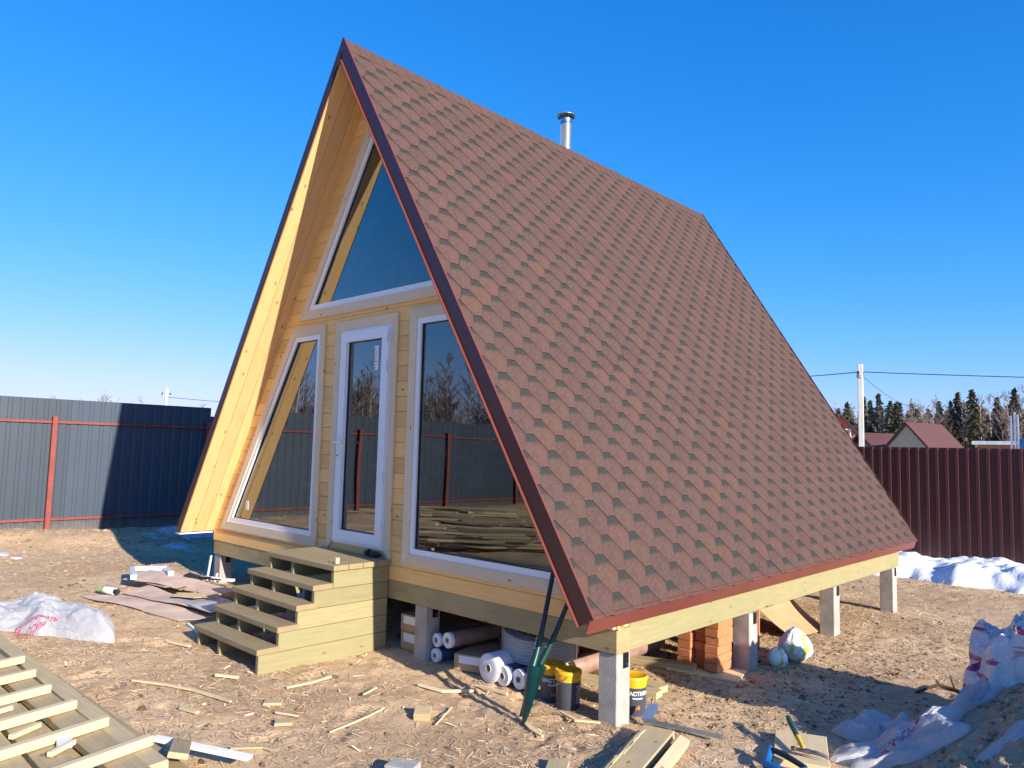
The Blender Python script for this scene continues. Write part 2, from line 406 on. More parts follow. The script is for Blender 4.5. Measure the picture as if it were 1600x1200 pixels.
t = NT('sand'); t.setp(rough=.95, spec=.1); v = t.coord('Object')
n2 = t.noise(v, 5, 6, .65); n4 = t.noise(v, 150, 3, .7)
c = t.ramp(n2, [(.3, (.60,.46,.30)), (.7, (.76,.61,.42))]); c = t.mix(t.ramp(n4, [(.35, .6), (.6, 0.0)]), c, (.34,.25,.16))
t.color(c).bump(t.math('ADD', t.noise(v, 40, 5, .7), n2), 1.0, .04)

def litter(name, stops):
    t = NT(name); t.setp(rough=.85, spec=.15); at = t.n('ShaderNodeAttribute'); at.attribute_name = 'rnd'
    t.color(t.ramp(at.outputs['Fac'], stops)); return t.mat
litter('straw', [(0.0, (.34,.23,.135)), (.4, (.53,.38,.24)), (.85, (.62,.46,.30)), (1.0, (.72,.57,.40))])
litter('shavings', [(0.0, (.62,.46,.27)), (.5, (.76,.62,.41)), (1.0, (.84,.75,.58))])
litter('clods', [(0.0, (.10,.06,.035)), (.6, (.22,.14,.08)), (1.0, (.33,.22,.13))])
litter('clods_pale', [(0.0, (.20,.14,.085)), (.6, (.38,.28,.18)), (1.0, (.52,.40,.27))])
M_ = MATS

# ------------------------------------------------------------------ ground
def gbase(x, y):
    z = 0.026*(2-x)*(x < 2) - .010*y*(y > 0)
    z = np.where(np.asarray(x) < -10, .30+0*np.asarray(x), z)
    z = np.maximum(z, -.12)
    z = z + .20*np.exp(-((np.asarray(x)+6.9)/.6)**2)*(.75+1.2*fbm(np.asarray(x)*1.5, np.asarray(y)*1.5, 3))*np.clip((1.2-np.asarray(y))/1.2, 0, 1)
    return z
def gz(x, y):
    x = np.asarray(x, float); y = np.asarray(y, float)
    return gbase(x, y) + .035*fbm(x*.8+5, y*.8+3, 3) + .035*fbm(x*3.1, y*3.1, 4)
def gh(x, y): return float(gz(np.array([x]), np.array([y]))[0])

def axis(segs):
    out = []
    for a, b, st in segs: out += list(np.arange(a, b, st))
    return out
def geo(a, lim, st, k=1.28):
    o = []; d = st
    while a < lim: a += d; d *= k; o.append(a)
    return o
gx = axis([(-10, -4, .10), (-4, 6, .032), (6, 10, .10)]); gy = axis([(-9, -3, .10), (-3, 5, .032), (5, 12, .09)])
gx = [-v_ for v_ in reversed(geo(10, 1500, .2))] + gx + geo(10, 1500, .2); gy = [-v_ for v_ in reversed(geo(9, 1500, .2))] + gy + geo(12, 1500, .2)
gx = np.array(gx); gy = np.array(gy); X, Y = np.meshgrid(gx, gy, indexing='ij')
far = np.clip((np.hypot(X, Y)-14)/10, 0, 1)
Z = gz(X, Y)*(1-far) + far*(-.05+.25*fbm(X*.05, Y*.05, 3))
fine = fbm(X*14, Y*14, 3)*.017*(1-far)
Z = Z + fine
fp = np.random.default_rng(21)
for k in range(150):                                         # shallow boot prints trodden into the soil
    px_, py_, a_ = fp.uniform(-2.5, 5.2), fp.uniform(-2.4, 5), fp.uniform(0, 6.28)
    ix0, ix1 = np.searchsorted(gx, (px_-.25, px_+.25)); iy0, iy1 = np.searchsorted(gy, (py_-.25, py_+.25))
    dx, dy = X[ix0:ix1, iy0:iy1]-px_, Y[ix0:ix1, iy0:iy1]-py_; u1, v1 = dx*np.cos(a_)+dy*np.sin(a_), -dx*np.sin(a_)+dy*np.cos(a_)
    q_ = np.sqrt((u1/.14)**2+(v1/.055)**2); Z[ix0:ix1, iy0:iy1] += -.016*np.clip(1.15-q_, 0, .5)/.5+.007*np.exp(-((q_-1.35)/.22)**2)
nx, ny = X.shape
co = np.stack([X, Y, Z], -1).reshape(-1, 3)
i, j = np.meshgrid(np.arange(nx-1), np.arange(ny-1), indexing='ij')
a = (i*ny+j).ravel(); quads = np.stack([a, a+ny, a+ny+1, a+1], -1)
def np_mesh(name, co, quads, smooth=True):
    me = bpy.data.meshes.new(name); k = quads.shape[1]
    me.vertices.add(len(co)); me.vertices.foreach_set('co', np.asarray(co, np.float32).ravel())
    me.loops.add(quads.size); me.loops.foreach_set('vertex_index', quads.astype(np.int32).ravel())
    me.polygons.add(len(quads)); me.polygons.foreach_set('loop_start', np.arange(0, quads.size, k, dtype=np.int32)); me.polygons.foreach_set('loop_total', np.full(len(quads), k, np.int32))
    me.polygons.foreach_set('use_smooth', np.full(len(quads), smooth)); me.update(calc_edges=True); me.validate(); return me
tag(link('ground', np_mesh('ground', co, quads), M_['ground_soil']), 'trampled brown soil with dry straw around the cabin', None, None, 'structure')
def set_rnd(me, vals):
    at = me.attributes.new('rnd', 'FLOAT', 'FACE'); at.data.foreach_set('value', np.asarray(vals, np.float32))
# ------------------------------------------------------------------ the cabin
W, HH, Z0, LEN, D = 3.0, 4.793, 0.76, 6.73, 0.40
ZA = Z0+HH; SL = math.hypot(W, HH); THR = {1: .105, -1: .055}
cabin = empty('a_frame_cabin', (0, 3.3, 0), 'brown shingled A-frame cabin with glazed gable front standing on short concrete piles', 'cabin')
def rp(side, y, s, w=0.0):                                   # point on the roof: s metres up the slope, w outwards
    n = Vector((side*HH, 0, W))/SL
    return Vector((side*(W - s*W/SL), y, Z0 + s*HH/SL)) + n*w
def line_z(x, off=0.0): return ZA - off*SL/W - abs(x)*HH/W
def line_x(z, off=0.0): return (ZA - off*SL/W - z)*W/HH

panels = {}
for side, nm in ((1, 'right'), (-1, 'left')):
    TH = THR[side]
    poly = [rp(side, .012, SL), rp(side, .012, 0), rp(side, .012, 0, -TH), Vector((0, .012, ZA-TH*SL/W))]
    panels[side] = MB().prism(poly, (0, LEN-.024, 0)).build('roof_panel', M_['underlay'], cabin)

# shingle tabs: hexagonal exposed faces, lower end proud
PIT, ROW = .32, .132; HA, HB = .042, .118
def clip(poly, ax, lim, keep_gt):
    out = []
    for k in range(len(poly)):
        p, q = poly[k], poly[(k+1) % len(poly)]
        pin = (p[ax] > lim) == keep_gt; qin = (q[ax] > lim) == keep_gt
        if pin: out.append(p)
        if pin != qin:
            f = (lim-p[ax])/(q[ax]-p[ax]); out.append((p[0]+(q[0]-p[0])*f, p[1]+(q[1]-p[1])*f))
    return out
HEX = [(-HA, ROW), (-HB, 0), (-HA, -ROW), (HA, -ROW), (HB, 0), (HA, ROW)]
g_ = .0009
HEX = [(u*(1-g_/HB), v_*(1-g_/ROW)) for u, v_ in HEX]
def tab_w(v_): return .0055 - v_*.026
def tab_geom(poly):
    n = len(poly)
    vs = [(u, v_, tab_w(v_)) for u, v_ in poly] + [(u, v_, -.001) for u, v_ in poly]
    fs = [tuple(range(n))]
    for k in range(n): l = (k+1) % n; fs.append((k, n+k, n+l, l))
    return vs, fs
def tab_mesh(polys, name, offs=None, rnds=None):
    V, Fc, UV, RN = [], [], [], []
    for k, poly in enumerate(polys):
        b = len(V); vs, fs = tab_geom(poly); ou, ov = offs[k] if offs else (0, 0)
        V += [(x+ou, y+ov, z) for x, y, z in vs]
        for f in fs:
            Fc.append(tuple(b+i for i in f)); RN.append(rnds[k] if rnds else 0.0)
            for i in f: UV += [vs[i][0]/PIT+.5, vs[i][1]/(2*ROW)+.5]
    me = bpy.data.meshes.new(name); me.from_pydata(V, [], Fc); uvl = me.uv_layers.new(name='tab'); uvl.data.foreach_set('uv', UV)
    if rnds: set_rnd(me, RN)
    me.update(); return me
full_tab = None; rest = {1: [], -1: []}; cand = []
rows = int(SL/ROW)+2
for side in (1, -1):
    for k in range(rows):
        s = k*ROW - .005 - .0*ROW
        y0 = .175 + (0 if k % 2 else .16) - PIT*2
        for q in range(26):
            y = y0 + q*PIT
            lo_u, hi_u, lo_v, hi_v = .004-y, LEN-.004-y, -.012-s, SL-.02-s
            poly = HEX
            if y-HB < .004 or y+HB > LEN-.004: poly = clip(clip(poly, 0, lo_u, True), 0, hi_u, False) if poly else []
            if poly and (s-ROW < -.012 or s+ROW > SL-.02): poly = clip(clip(poly, 1, lo_v, True), 1, hi_v, False)
            if len(poly) < 3: continue
            if side == 1:
                P = rp(1, y, s); d = (P-Vector(CAM_POS)).length; cand.append((d, y, s, poly))
            else: rest[-1].append((y, s, poly))
cand.sort(key=lambda c_: c_[0])
full_tab = tab_mesh([HEX], 'shingle')
R0 = frame(rp(1, 0, 0), (0, 1, 0), rp(1, 0, 1)-rp(1, 0, 0))
def tab_matrix(side, y, s):
    if side == 1: M = R0.copy()
    M.translation = rp(1, y, s); return M
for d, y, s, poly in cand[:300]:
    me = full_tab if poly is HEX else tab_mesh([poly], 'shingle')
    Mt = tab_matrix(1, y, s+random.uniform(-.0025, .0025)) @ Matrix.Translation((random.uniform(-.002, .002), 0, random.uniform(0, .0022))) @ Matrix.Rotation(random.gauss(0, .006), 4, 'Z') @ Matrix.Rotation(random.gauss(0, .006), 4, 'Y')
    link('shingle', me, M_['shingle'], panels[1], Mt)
rest[1] = [(y, s, p) for d, y, s, p in cand[300:]]
for side in (1, -1):
    L_ = rest[side]
    # the left face is the right one turned half round the ridge
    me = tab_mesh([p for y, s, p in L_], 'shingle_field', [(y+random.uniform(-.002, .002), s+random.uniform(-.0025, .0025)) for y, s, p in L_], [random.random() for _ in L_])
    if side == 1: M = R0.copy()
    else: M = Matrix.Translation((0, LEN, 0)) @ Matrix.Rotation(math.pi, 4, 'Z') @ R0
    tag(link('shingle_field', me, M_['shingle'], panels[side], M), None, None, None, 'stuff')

# ridge cap: overlapping folded pieces
rc = MB(); y = .0
capme = None
k = 0
while y < LEN-.05:
    y1 = min(y+.27, LEN); b = MB()
    lift0, lift1 = .015, .010
    V, Fc = [], []
    for yy, w in ((y, lift0), (y1, lift1)):
        for side, s in ((-1, SL-.15), (-1, SL-.01), (0, 0), (1, SL-.01), (1, SL-.15)):
            V.append((0, yy, ZA+w+.006) if side == 0 else tuple(rp(side, yy, s, w)))
    V2 = [(x, yy, z-.010) for x, yy, z in V]
    b.add(V+V2, [(q, q+1, q+6, q+5) for q in range(4)] + [(q+10, q+15, q+16, q+11) for q in range(4)] + [(q, q+10, q+11, q+1) for q in range(4)] + [(0,5,15,10), (4,14,19,9)])
    o = b.build('ridge_shingle', M_['shingle'], panels[1]); 
    y += .145; k += 1

# rake trims (front and back) and eave drip edges
def strip(name, side, y0, y1, w0, w1, s0, s1, mat):
    poly = [rp(side, y0, s0, w0), rp(side, y0, s1, w0), rp(side, y0, s1, w1), rp(side, y0, s0, w1)]
    return MB().prism(poly, (0, y1-y0, 0)).build(name, mat, cabin)
for yy0, yy1, lip in ((-.004, .010, -1), (LEN-.010, LEN+.004, 1)):
    for side in (1, -1):
        TH = THR[side]
        a = [rp(side, yy0, -.004, .016), Vector((0, yy0, ZA+.016*SL/W)), Vector((0, yy0, ZA-TH*SL/W)), rp(side, yy0, -.004, -TH)]
        tr_ = MB().prism(a, (0, yy1-yy0, 0)).build('rake_trim', M_['maroon_shaded'], cabin)
        y2 = yy0 if lip < 0 else yy1
        b = [rp(side, y2, -.004, -TH), Vector((0, y2, ZA-TH*SL/W)), Vector((0, y2, ZA-(TH+.005)*SL/W)), rp(side, y2, -.004, -TH-.005)]
        if side == 1 or lip > 0: MB().prism(b, (0, lip*.022, 0)).build('drip_lip', M_['maroon_lit'], tr_)
        # flashing flange folded over the shingles
        fl = [rp(side, yy0+.002, 0, .0165), rp(side, yy0+.002, SL-.01, .0165), rp(side, yy0+.002, SL-.01, .0185), rp(side, yy0+.002, 0, .0185)]
        MB().prism(fl, (0, (.018 if lip < 0 else -.018)+(0 if lip < 0 else .012), 0)).build('flange', M_['maroon_lit'], tr_)
for side in (1, -1):
    a = [Vector((side*3.004, 0, .778)), Vector((side*2.962, 0, .660)), Vector((side*2.956, 0, .663)), Vector((side*2.992, 0, .778))]
    if side == -1: a = [Vector((-3.004, 0, .778)), Vector((-2.984, 0, .722)), Vector((-2.978, 0, .725)), Vector((-2.992, 0, .778))]
    MB().prism(a, (0, LEN, 0)).build('eave_trim', M_['maroon_lit'], cabin)

# soffit boards under the front overhang, laid along the slope
for side in (-1, 1):
    TH = THR[side]
    sp_ = MB().prism([rp(side, .012, .02, -TH-.001), rp(side, .012, SL-.19, -TH-.001), rp(side, .012, SL-.19, -TH-.006), rp(side, .012, .02, -TH-.006)], (0, D+.03, 0)).build('soffit', M_['interior_pine'], cabin)
    nb = 3; wd = (D+.02)/nb
    for q in range(nb):
        yc = .014 + wd*(q+.5)
        board('soffit_board', rp(side, yc, .0, -TH-.013), rp(side, yc, SL-.21, -TH-.013), (side*HH, 0, W), wd-.003, .013, M_['pine_soffit'], sp_, .003)
    if side == 1: continue
    a0, a1 = rp(side, .012, -.004, -TH-.020), rp(side, D, -.004, -TH-.020)
    MB().box((min(a0.x, a0.x+side*.115), .006, a0.z-.018), (max(a0.x, a0.x+side*.115), D-.005, a0.z-.004)).build('white_end_strip', M_['pvc_white'], cabin)

TH = .105
# interior lining, floor, back wall
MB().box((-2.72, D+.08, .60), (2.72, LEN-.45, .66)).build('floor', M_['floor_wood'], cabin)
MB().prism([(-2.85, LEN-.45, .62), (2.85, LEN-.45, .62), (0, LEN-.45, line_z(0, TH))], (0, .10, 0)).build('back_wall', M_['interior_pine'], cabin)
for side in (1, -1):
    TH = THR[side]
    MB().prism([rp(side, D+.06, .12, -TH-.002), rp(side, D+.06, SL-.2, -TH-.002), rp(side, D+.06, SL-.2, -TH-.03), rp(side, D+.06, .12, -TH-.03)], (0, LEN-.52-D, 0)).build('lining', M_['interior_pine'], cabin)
TH = .105
MB().box((-1.45, 3.6, 2.75), (1.45, LEN-.46, 2.9)).build('loft', M_['interior_pine'], cabin)

# ---- front gable wall
YW = D
wall = MB().box((-2.9, YW+.028, .60), (2.9, YW+.09, .84)).build('gable_wall', M_['interior_pine'], cabin)
def plank(x0b, x0t, x1b, x1t, z0, z1):
    if max(x1b-x0b, x1t-x0t) < .015: return
    g = .0009; V = []
    pts = [(x0b, z0+g), (x1b, z0+g), (x1t, z1-g), (x0t, z1-g)]
    ins = [(x0b, z0+.0045), (x1b, z0+.0045), (x1t, z1-.0045), (x0t, z1-.0045)]
    cx, cz = (x0b+x1b)/2, (z0+z1)/2
    b = MB(); V = [(x-cx, YW+.004, z-cz) for x, z in pts] + [(x-cx, YW, z-cz) for x, z in ins] + [(x-cx, YW+.024, z-cz) for x, z in pts]
    b.add(V, [(4,5,6,7), (0,1,5,4), (1,2,6,5), (2,3,7,6), (3,0,4,7), (8,9,1,0), (9,10,2,1), (10,11,3,2), (11,8,0,3), (11,10,9,8)])
    b.build('plank', M_['pine_facade'], wall, Matrix.Translation((cx, 0, cz)))
WZ0, WZ1, UZ = .86, 2.89, 3.15
DL, DR = -.40, .41; WI = .77; WO0, WO1 = 2.55, 1.255; TX, TZ = 1.03, 4.83
ofl = lambda z: min(line_x(z, THR[1]+.012), 2.92)
ofr = lambda z: min(line_x(z, THR[-1]+.012), 2.92)
def rows_(a, b, n): return [(a+(b-a)*q/n, a+(b-a)*(q+1)/n) for q in range(n)]
wo = lambda z: WO0 + (WO1-WO0)*(z-WZ0)/(WZ1-WZ0)
tx = lambda z: TX*(TZ-z)/(TZ-UZ)
for a, b in rows_(.615, WZ0, 2): plank(-ofr(a), -ofr(b), ofl(a), ofl(b), a, b)
for a, b in rows_(WZ0, WZ1, 15):
    plank(-ofr(a), -ofr(b), -wo(a), -wo(b), a, b); plank(wo(a), wo(b), ofl(a), ofl(b), a, b)
    plank(-WI, -WI, DL, DL, a, b); plank(DR, DR, WI, WI, a, b)
for a, b in rows_(WZ1, UZ, 2): plank(-ofr(a), -ofr(b), ofl(a), ofl(b), a, b)
for a, b in rows_(UZ, TZ, 12):
    plank(-ofr(a), -ofr(b), -tx(a), -tx(b), a, b); plank(tx(a), tx(b), ofl(a), ofl(b), a, b)
for a, b in rows_(TZ, 5.30, 3): plank(-ofr(a), -max(ofr(b), 0), ofl(a), max(ofl(b), 0), a, b)

def inset(poly, d):                                          # convex 2D polygon (counter-clockwise) moved inwards by d
    n = len(poly); out = []
    L = []
    for k in range(n):
        p, q = Vector(poly[k]), Vector(poly[(k+1) % n]); t_ = (q-p).normalized(); nn = Vector((-t_.y, t_.x)); L.append((p+nn*d, t_))
    for k in range(n):
        (p, r_), (q, s_) = L[k-1], L[k]
        den = r_.x*s_.y - r_.y*s_.x; u = ((q.x-p.x)*s_.y - (q.y-p.y)*s_.x)/den; out.append(tuple(p+r_*u))
    return out
def ring(b, po, pi, y0, y1, mi=0):                           # frame between two polygons
    n = len(po); V = [(x, y0, z) for x, z in po] + [(x, y0, z) for x, z in pi] + [(x, y1, z) for x, z in po] + [(x, y1, z) for x, z in pi]
    F = []
    for k in range(n):
        l = (k+1) % n
        F += [(k, l, n+l, n+k), (2*n+l, 2*n+k, 3*n+k, 3*n+l), (k, 2*n+k, 2*n+l, l), (n+k, n+l, 3*n+l, 3*n+k)]
    return b.add(V, F, mi)
def window(name, poly, fw=.052, sash=0.0, tw=.092, trim_edges=None, label=None):
    z_ = min(p[1] for p in poly); x_ = sum(p[0] for p in poly)/len(poly)
    root = bpy.data.objects.new(name, None); COL.objects.link(root); root.parent = cabin; root.matrix_parent_inverse = wm(cabin).inverted(); root.location = (x_, YW, z_)
    if label: root['label'] = label
    po = inset(poly, -.004); pi = inset(poly, fw)
    ring(MB(), po, pi, YW-.012, YW+.07).build('frame', M_['pvc_white'], root)
    if sash:
        ring(MB(), inset(poly, fw*.55), inset(poly, fw+sash), YW-.030, YW+.05).build('sash', M_['pvc_white'], root); fw = fw+sash
    ring(MB(), inset(poly, fw-.001), inset(poly, fw+.006), YW+.006, YW+.03).build('gasket', M_['pvc_gasket'], root)
    gp = inset(poly, fw-.006)
    MB().prism([(x, YW+.016, z) for x, z in gp], (0, .004, 0)).build('pane', M_['window_glass'], root)
    to = inset(poly, -tw); n = len(poly)
    for k in range(n):
        if trim_edges is not None and k not in trim_edges: continue
        l = (k+1) % n; p4 = [poly[k], poly[l], to[l], to[k]]
        cx = sum(p[0] for p in p4)/4; cz = sum(p[1] for p in p4)/4
        e = Vector((poly[l][0]-poly[k][0], 0, poly[l][1]-poly[k][1])).normalized()
        M = frame((cx, YW-.0025, cz), e, (0, 0, 1) if abs(e.x) > .5 else (1, 0, 0)); Mi = M.inverted()
        sh = [(p[0]*.999+cx*.001, p[1]*.999+cz*.001) for p in p4]
        b = MB().prism([Mi @ Vector((p[0], YW-.0025, p[1])) for p in sh], Mi.to_3x3() @ Vector((0, -.018, 0)))
        b.build('trim_board', M_['pine_trim'], root, M)
    return root
wl = window('window', [(-WO0, WZ0), (-WI, WZ0), (-WI, WZ1), (-WO1, WZ1)], label='tall slanted window left of the door')
wr = window('window', [(WI, WZ0), (WO0, WZ0), (WO1, WZ1), (WI, WZ1)], label='tall slanted window right of the door')
wu = window('window', [(-TX, UZ), (TX, UZ), (0, TZ)], label='triangular window above the door')
dr = window('door', [(DL, WZ0-.005), (DR, WZ0-.005), (DR, WZ1-.01), (DL, WZ1-.01)], .045, .075, .092, (1, 2, 3), label='white framed glass door')
# door furniture
b = MB(); b.box((DL+.052, YW-.040, 1.62), (DL+.082, YW-.030, 1.86)); b.tube([(DL+.067, YW-.035, 1.80), (DL+.067, YW-.085, 1.80), (DL+.075, YW-.09, 1.80), (DL+.195, YW-.09, 1.797)], .010, 8)
sharp(b.build('handle', M_['pvc_white'], dr))
MB().tube([(DL+.067, YW-.0405, 1.67), (DL+.067, YW-.046, 1.67)], .009, 10).build('lock', M_['black_steel'], dr)
for z in (1.02, 1.45, 2.45, 2.72): sharp(MB().tube([(DR-.03, YW-.040, z), (DR-.03, YW-.040, z+.085)], .011, 8).build('hinge', M_['pvc_white'], dr))
b = MB(); b.box((.130, YW+.0120, 2.47), (.190, YW+.0145, 2.70)); st_ = b.build('sticker', M_['paper_white'], dr)
for k in range(7):
    MB().box((.138, YW+.0095, 2.49+.029*k), (.138+.018+.022*((k*7) % 3)/2, YW+.0112, 2.495+.029*k)).build('print_line', M_['black_rubber'], st_)
b = MB(); b.box((-2.19, YW+.0120, 1.02), (-2.13, YW+.0145, 1.12)); b.build('sticker', M_['paper_white'], wl)
# blind cord behind the right pane
MB().tube([(.98, YW+.12, 2.80), (.98, YW+.12, 1.0)], .004, 5).build('cord', M_['paper_white'], wr)

# ---- floor beams
MB().box((-2.9, D, .6155), (2.9, D+.02, .618)).build('drip_board', M_['pine_facade'], cabin)
board('floor_beam', (-2.905, D+.08, .535), (2.905, D+.08, .535), (0, 1, 0), .158, .15, M_['treated_dark'], cabin, .004)
for x in (2.825, -2.825): board('floor_beam', (x, D+.158, .5825), (x, 6.33, .5825), (1, 0, 0), .245, .15, M_['treated_wood'], cabin, .004)
board('floor_beam', (-2.74, 6.25, .535), (2.74, 6.25, .535), (0, 1, 0), .158, .15, M_['treated_dark'], cabin, .004)
for k in range(1, 4): board('floor_beam', (-2.74, .42+1.886*k, .53), (2.74, .42+1.886*k, .53), (0, 1, 0), .145, .14, M_['treated_dark'], cabin, .004)
b = board('packing_block', (2.83, D-.03, .648), (2.83, D+.15, .648), (0, 0, 1), .14, .06, M_['batten_wood'], cabin, .004)
# ---- piles
for ix, x in enumerate((2.825, .915, -.96, -2.82)):
    for k in range(4):
        y = .417+.075+1.886*k; g = gh(x, y)
        me = chamfer_mesh('concrete_pile', .4545-g+.3, .15, .15, .006)
        p = link('concrete_pile', me, M_['concrete'], cabin, frame((x, y, (g-.3+.4545)/2), (0, 0, 1), (1, 0, 0)))
        if k < 4:
            b = MB().box((x+.0755, y-.01, .36), (x+.083, y+.045, .455)); br = b.build('bracket', M_['black_steel'], p)
            MB().tube([(x+.083, y+.02, .385), (x+.092, y+.02, .385)], .009, 6).build('bolt', M_['zinc'], br)

# ---- flue
fx, fy = -.28, 3.62
b = MB(); zr = line_z(fx)-.1
b.lathe([(.076, zr), (.076, 6.04), (.079, 6.045), (.079, 6.06), (.076, 6.065), (.076, 6.13), (.070, 6.13)], 28, 0, Matrix.Translation((fx, fy, 0)))
fl_ = b.build('flue_pipe', M_['zinc'], cabin); sharp(fl_)
b = MB(); b.lathe([(.125, 6.175), (.126, 6.18), (.075, 6.215), (.02, 6.232), (.001, 6.234)], 28, 0, Matrix.Translation((fx, fy, 0))); b.lathe([(.001, 6.226), (.07, 6.205), (.125, 6.172)], 28, 0, Matrix.Translation((fx, fy, 0)))
sharp(b.build('flue_cap', M_['zinc_dull'], fl_))
b = MB()
for k in range(4):
    a = .6+k*math.pi/2; b.box((fx+.07*math.cos(a)-.006, fy+.07*math.sin(a)-.006, 6.10), (fx+.07*math.cos(a)+.006, fy+.07*math.sin(a)+.006, 6.21))
b.build('cap_bracket', M_['zinc'], fl_)
b = MB(); b.lathe([(.16, line_z(fx)-.16), (.085, line_z(fx)+.16), (.077, line_z(fx)+.165)], 24, 0, Matrix.Translation((fx, fy, 0))); sharp(b.build('flashing', M_['zinc_dull'], fl_))

# ------------------------------------------------------------------ entrance steps
st = empty('wooden_steps', (-.03, -.2, .04), 'greenish treated timber steps with five treads leading to the glass door', 'steps')
tops = [.222, .364, .506, .645, .785]; fr_ = [-.815, -.655, -.50, -.36, -.185]
XL, XR = -.575, .50
for k in range(5):
    back = (fr_[k]+.185) if k < 4 else D-.006
    if k < 4:
        board('tread', (XL-.01, (fr_[k]+back)/2, tops[k]-.0225), (XR+.005, (fr_[k]+back)/2, tops[k]-.0225), (0, 0, 1), back-fr_[k], .045, M_['treated_tread'], st, .004)
    else:
        n = 4; wd = (back-fr_[k])/n
        for q in range(n):
            yc = fr_[k]+wd*(q+.5); board('tread', (XL-.01, yc, tops[k]-.0225), (XR+.02, yc, tops[k]-.0225), (0, 0, 1), wd-.004, .045, M_['treated_tread'], st, .004)
for xi, x in enumerate((XR-.025, -.16, XL+.03)):
    zb = .015
    for k in range(5):
        zt = tops[k]-.0455
        y0 = fr_[k]+.020; y1 = D-.012 if xi == 0 else (fr_[k]+.30 if k < 4 else D-.05)
        board('side_board', (x, y0, (zb+zt)/2), (x, y1, (zb+zt)/2), (1, 0, 0), zt-zb-.003, .04, M_['treated_wood'], st, .003); zb = zt
board('batten', (XR-.07, .2, .2), (XR-.07, .2, .72), (1, 0, 0), .05, .04, M_['treated_wood'], st)

# ------------------------------------------------------------------ fences
def sheet_mesh(name, width, h, pit, depth, out):             # corrugated sheet along x, ribs towards +y*out
    xs = []; q = 0
    x = 0
    while x < width-1e-6:
        for fx_, d_ in ((0, 0), (.60, 0), (.66, 1), (.94, 1)):
            xs.append((x+fx_*pit, d_*depth*out))
        x += pit
    xs.append((width, 0)); n = len(xs)
    V = [(a, b_, 0) for a, b_ in xs]+[(a, b_, h) for a, b_ in xs]
    b = MB(); b.add(V, [(k, k+1, n+k+1, n+k) for k in range(n-1)])
    th = .0012*(-out)
    b.add([(a, b_+th, z) for a, b_, z in V], [(n+k, n+k+1, k+1, k) for k in range(n-1)])
    return b.mesh(name)
def fence(name, origin, xd, n, wdt, h, z, pit, depth, out, sheet_mat, label, rails, rail_mat, post_every, post_h, first_post, side, steps=None):
    xd = Vector(xd); yd = Vector((-xd.y, xd.x, 0))
    root = empty(name, (origin[0], origin[1], z), label, 'fence'); me = sheet_mesh('sheet', wdt, h, pit, depth, out)
    for k in range(n):
        dz = steps(k) if steps else 0
        M = frame(Vector((origin[0], origin[1], z+dz))+xd*(k*wdt), xd, yd)
        link('sheet', me, sheet_mat, root, M)
    if rails:
        for rz in rails:
            a = Vector((origin[0], origin[1], z+rz))+yd*side*.022; board('rail', a, a+xd*(n*wdt), (0, 0, 1), .02, .04, rail_mat, root, .002)
        x = first_post
        while x < n*wdt:
            p = Vector((origin[0], origin[1], 0))+xd*x+yd*side*.066; sharp(board('post', p+Vector((0,0,z-.5)), p+Vector((0,0,z+post_h)), yd, .075, .06, rail_mat, root, .004)); x += post_every
    return root
# left: grey sheet seen from its rail side; runs along y at x = -8
def stepf(k): return 0 if k < 15 else -.16
fence('grey_metal_fence', (-8.0, -15.056), (0, 1, 0), 22, 1.176, 2.21, .20, .168, .008, 1, M_['fence_grey'], 'dark grey profiled metal fence with red posts and rails left of the cabin', (.255, 1.83), M_['red_primer'], 2.55, 1.93, 15.056-.02-2.55*5, -1, stepf)
fence('grey_metal_fence', (-8.0, -15.06), (1, 0, 0), 17, 1.176, 2.21, .10, .168, .008, -1, M_['fence_grey'], 'dark grey profiled metal fence mirrored in the cabin windows', (.30, 1.83), M_['red_primer'], 2.55, 1.93, 1.2, 1)
fence('brown_metal_fence', (-9.2, 10.75), (1, -.02, 0), 16, 1.2, 2.04, -.06, .15, .022, -1, M_['fence_maroon'], 'dark brown profiled metal fence behind the cabin on the right', (.4, 1.6), M_['red_primer'], 2.5, 1.8, .7, 1)
# ------------------------------------------------------------------ litter on the ground (uncountable)
def slivers(name, n, region, lmin, lmax, wmin, wmax, mat, label, cat, tilt=.12, dens=None, lift=.004):
    xs = RNG.uniform(region[0], region[1], n); ys = RNG.uniform(region[2], region[3], n)
    if dens is not None:
        k = RNG.random(n) < dens(xs, ys); xs, ys = xs[k], ys[k]; n = len(xs)
    a = RNG.uniform(0, 2*np.pi, n); L = RNG.uniform(lmin, lmax, n)*(.5+RNG.random(n)); w = RNG.uniform(wmin, wmax, n); tl = RNG.normal(0, tilt, n)
    zz = gz(xs, ys) + fbm(xs*14, ys*14, 3)*.017 + lift + np.abs(np.sin(tl))*L*.4
    d = np.stack([np.cos(a)*np.cos(tl), np.sin(a)*np.cos(tl), np.sin(tl)], -1); p = np.stack([-np.sin(a), np.cos(a), RNG.normal(0, .5, n)], -1); p /= np.linalg.norm(p, axis=1)[:, None]
    c = np.stack([xs, ys, zz], -1)
    A = c-d*L[:,None]/2-p*w[:,None]/2; B = c-d*L[:,None]/2+p*w[:,None]/2; E1 = c+d*L[:,None]/2-p*w[:,None]/2; E2 = c+d*L[:,None]/2+p*w[:,None]/2
    co = np.stack([A, B, E1, E2], 1).reshape(-1, 3); i = np.arange(n)*4; q = np.stack([i, i+2, i+3, i+1], -1)
    me = np_mesh(name, co, q, False); r = RNG.random(n); set_rnd(me, r)
    return tag(link(name, me, M_[mat]), label, cat, None, 'stuff')
slivers('straw_litter', 300000, (-8, 6, -3.2, 6), .02, .07, .0018, .0042, 'straw', 'dry straw trodden into the soil', 'straw', .18, lambda x, y: np.clip(.55+1.8*fbm(x*1.1, y*1.1, 3), 0.12, 1))
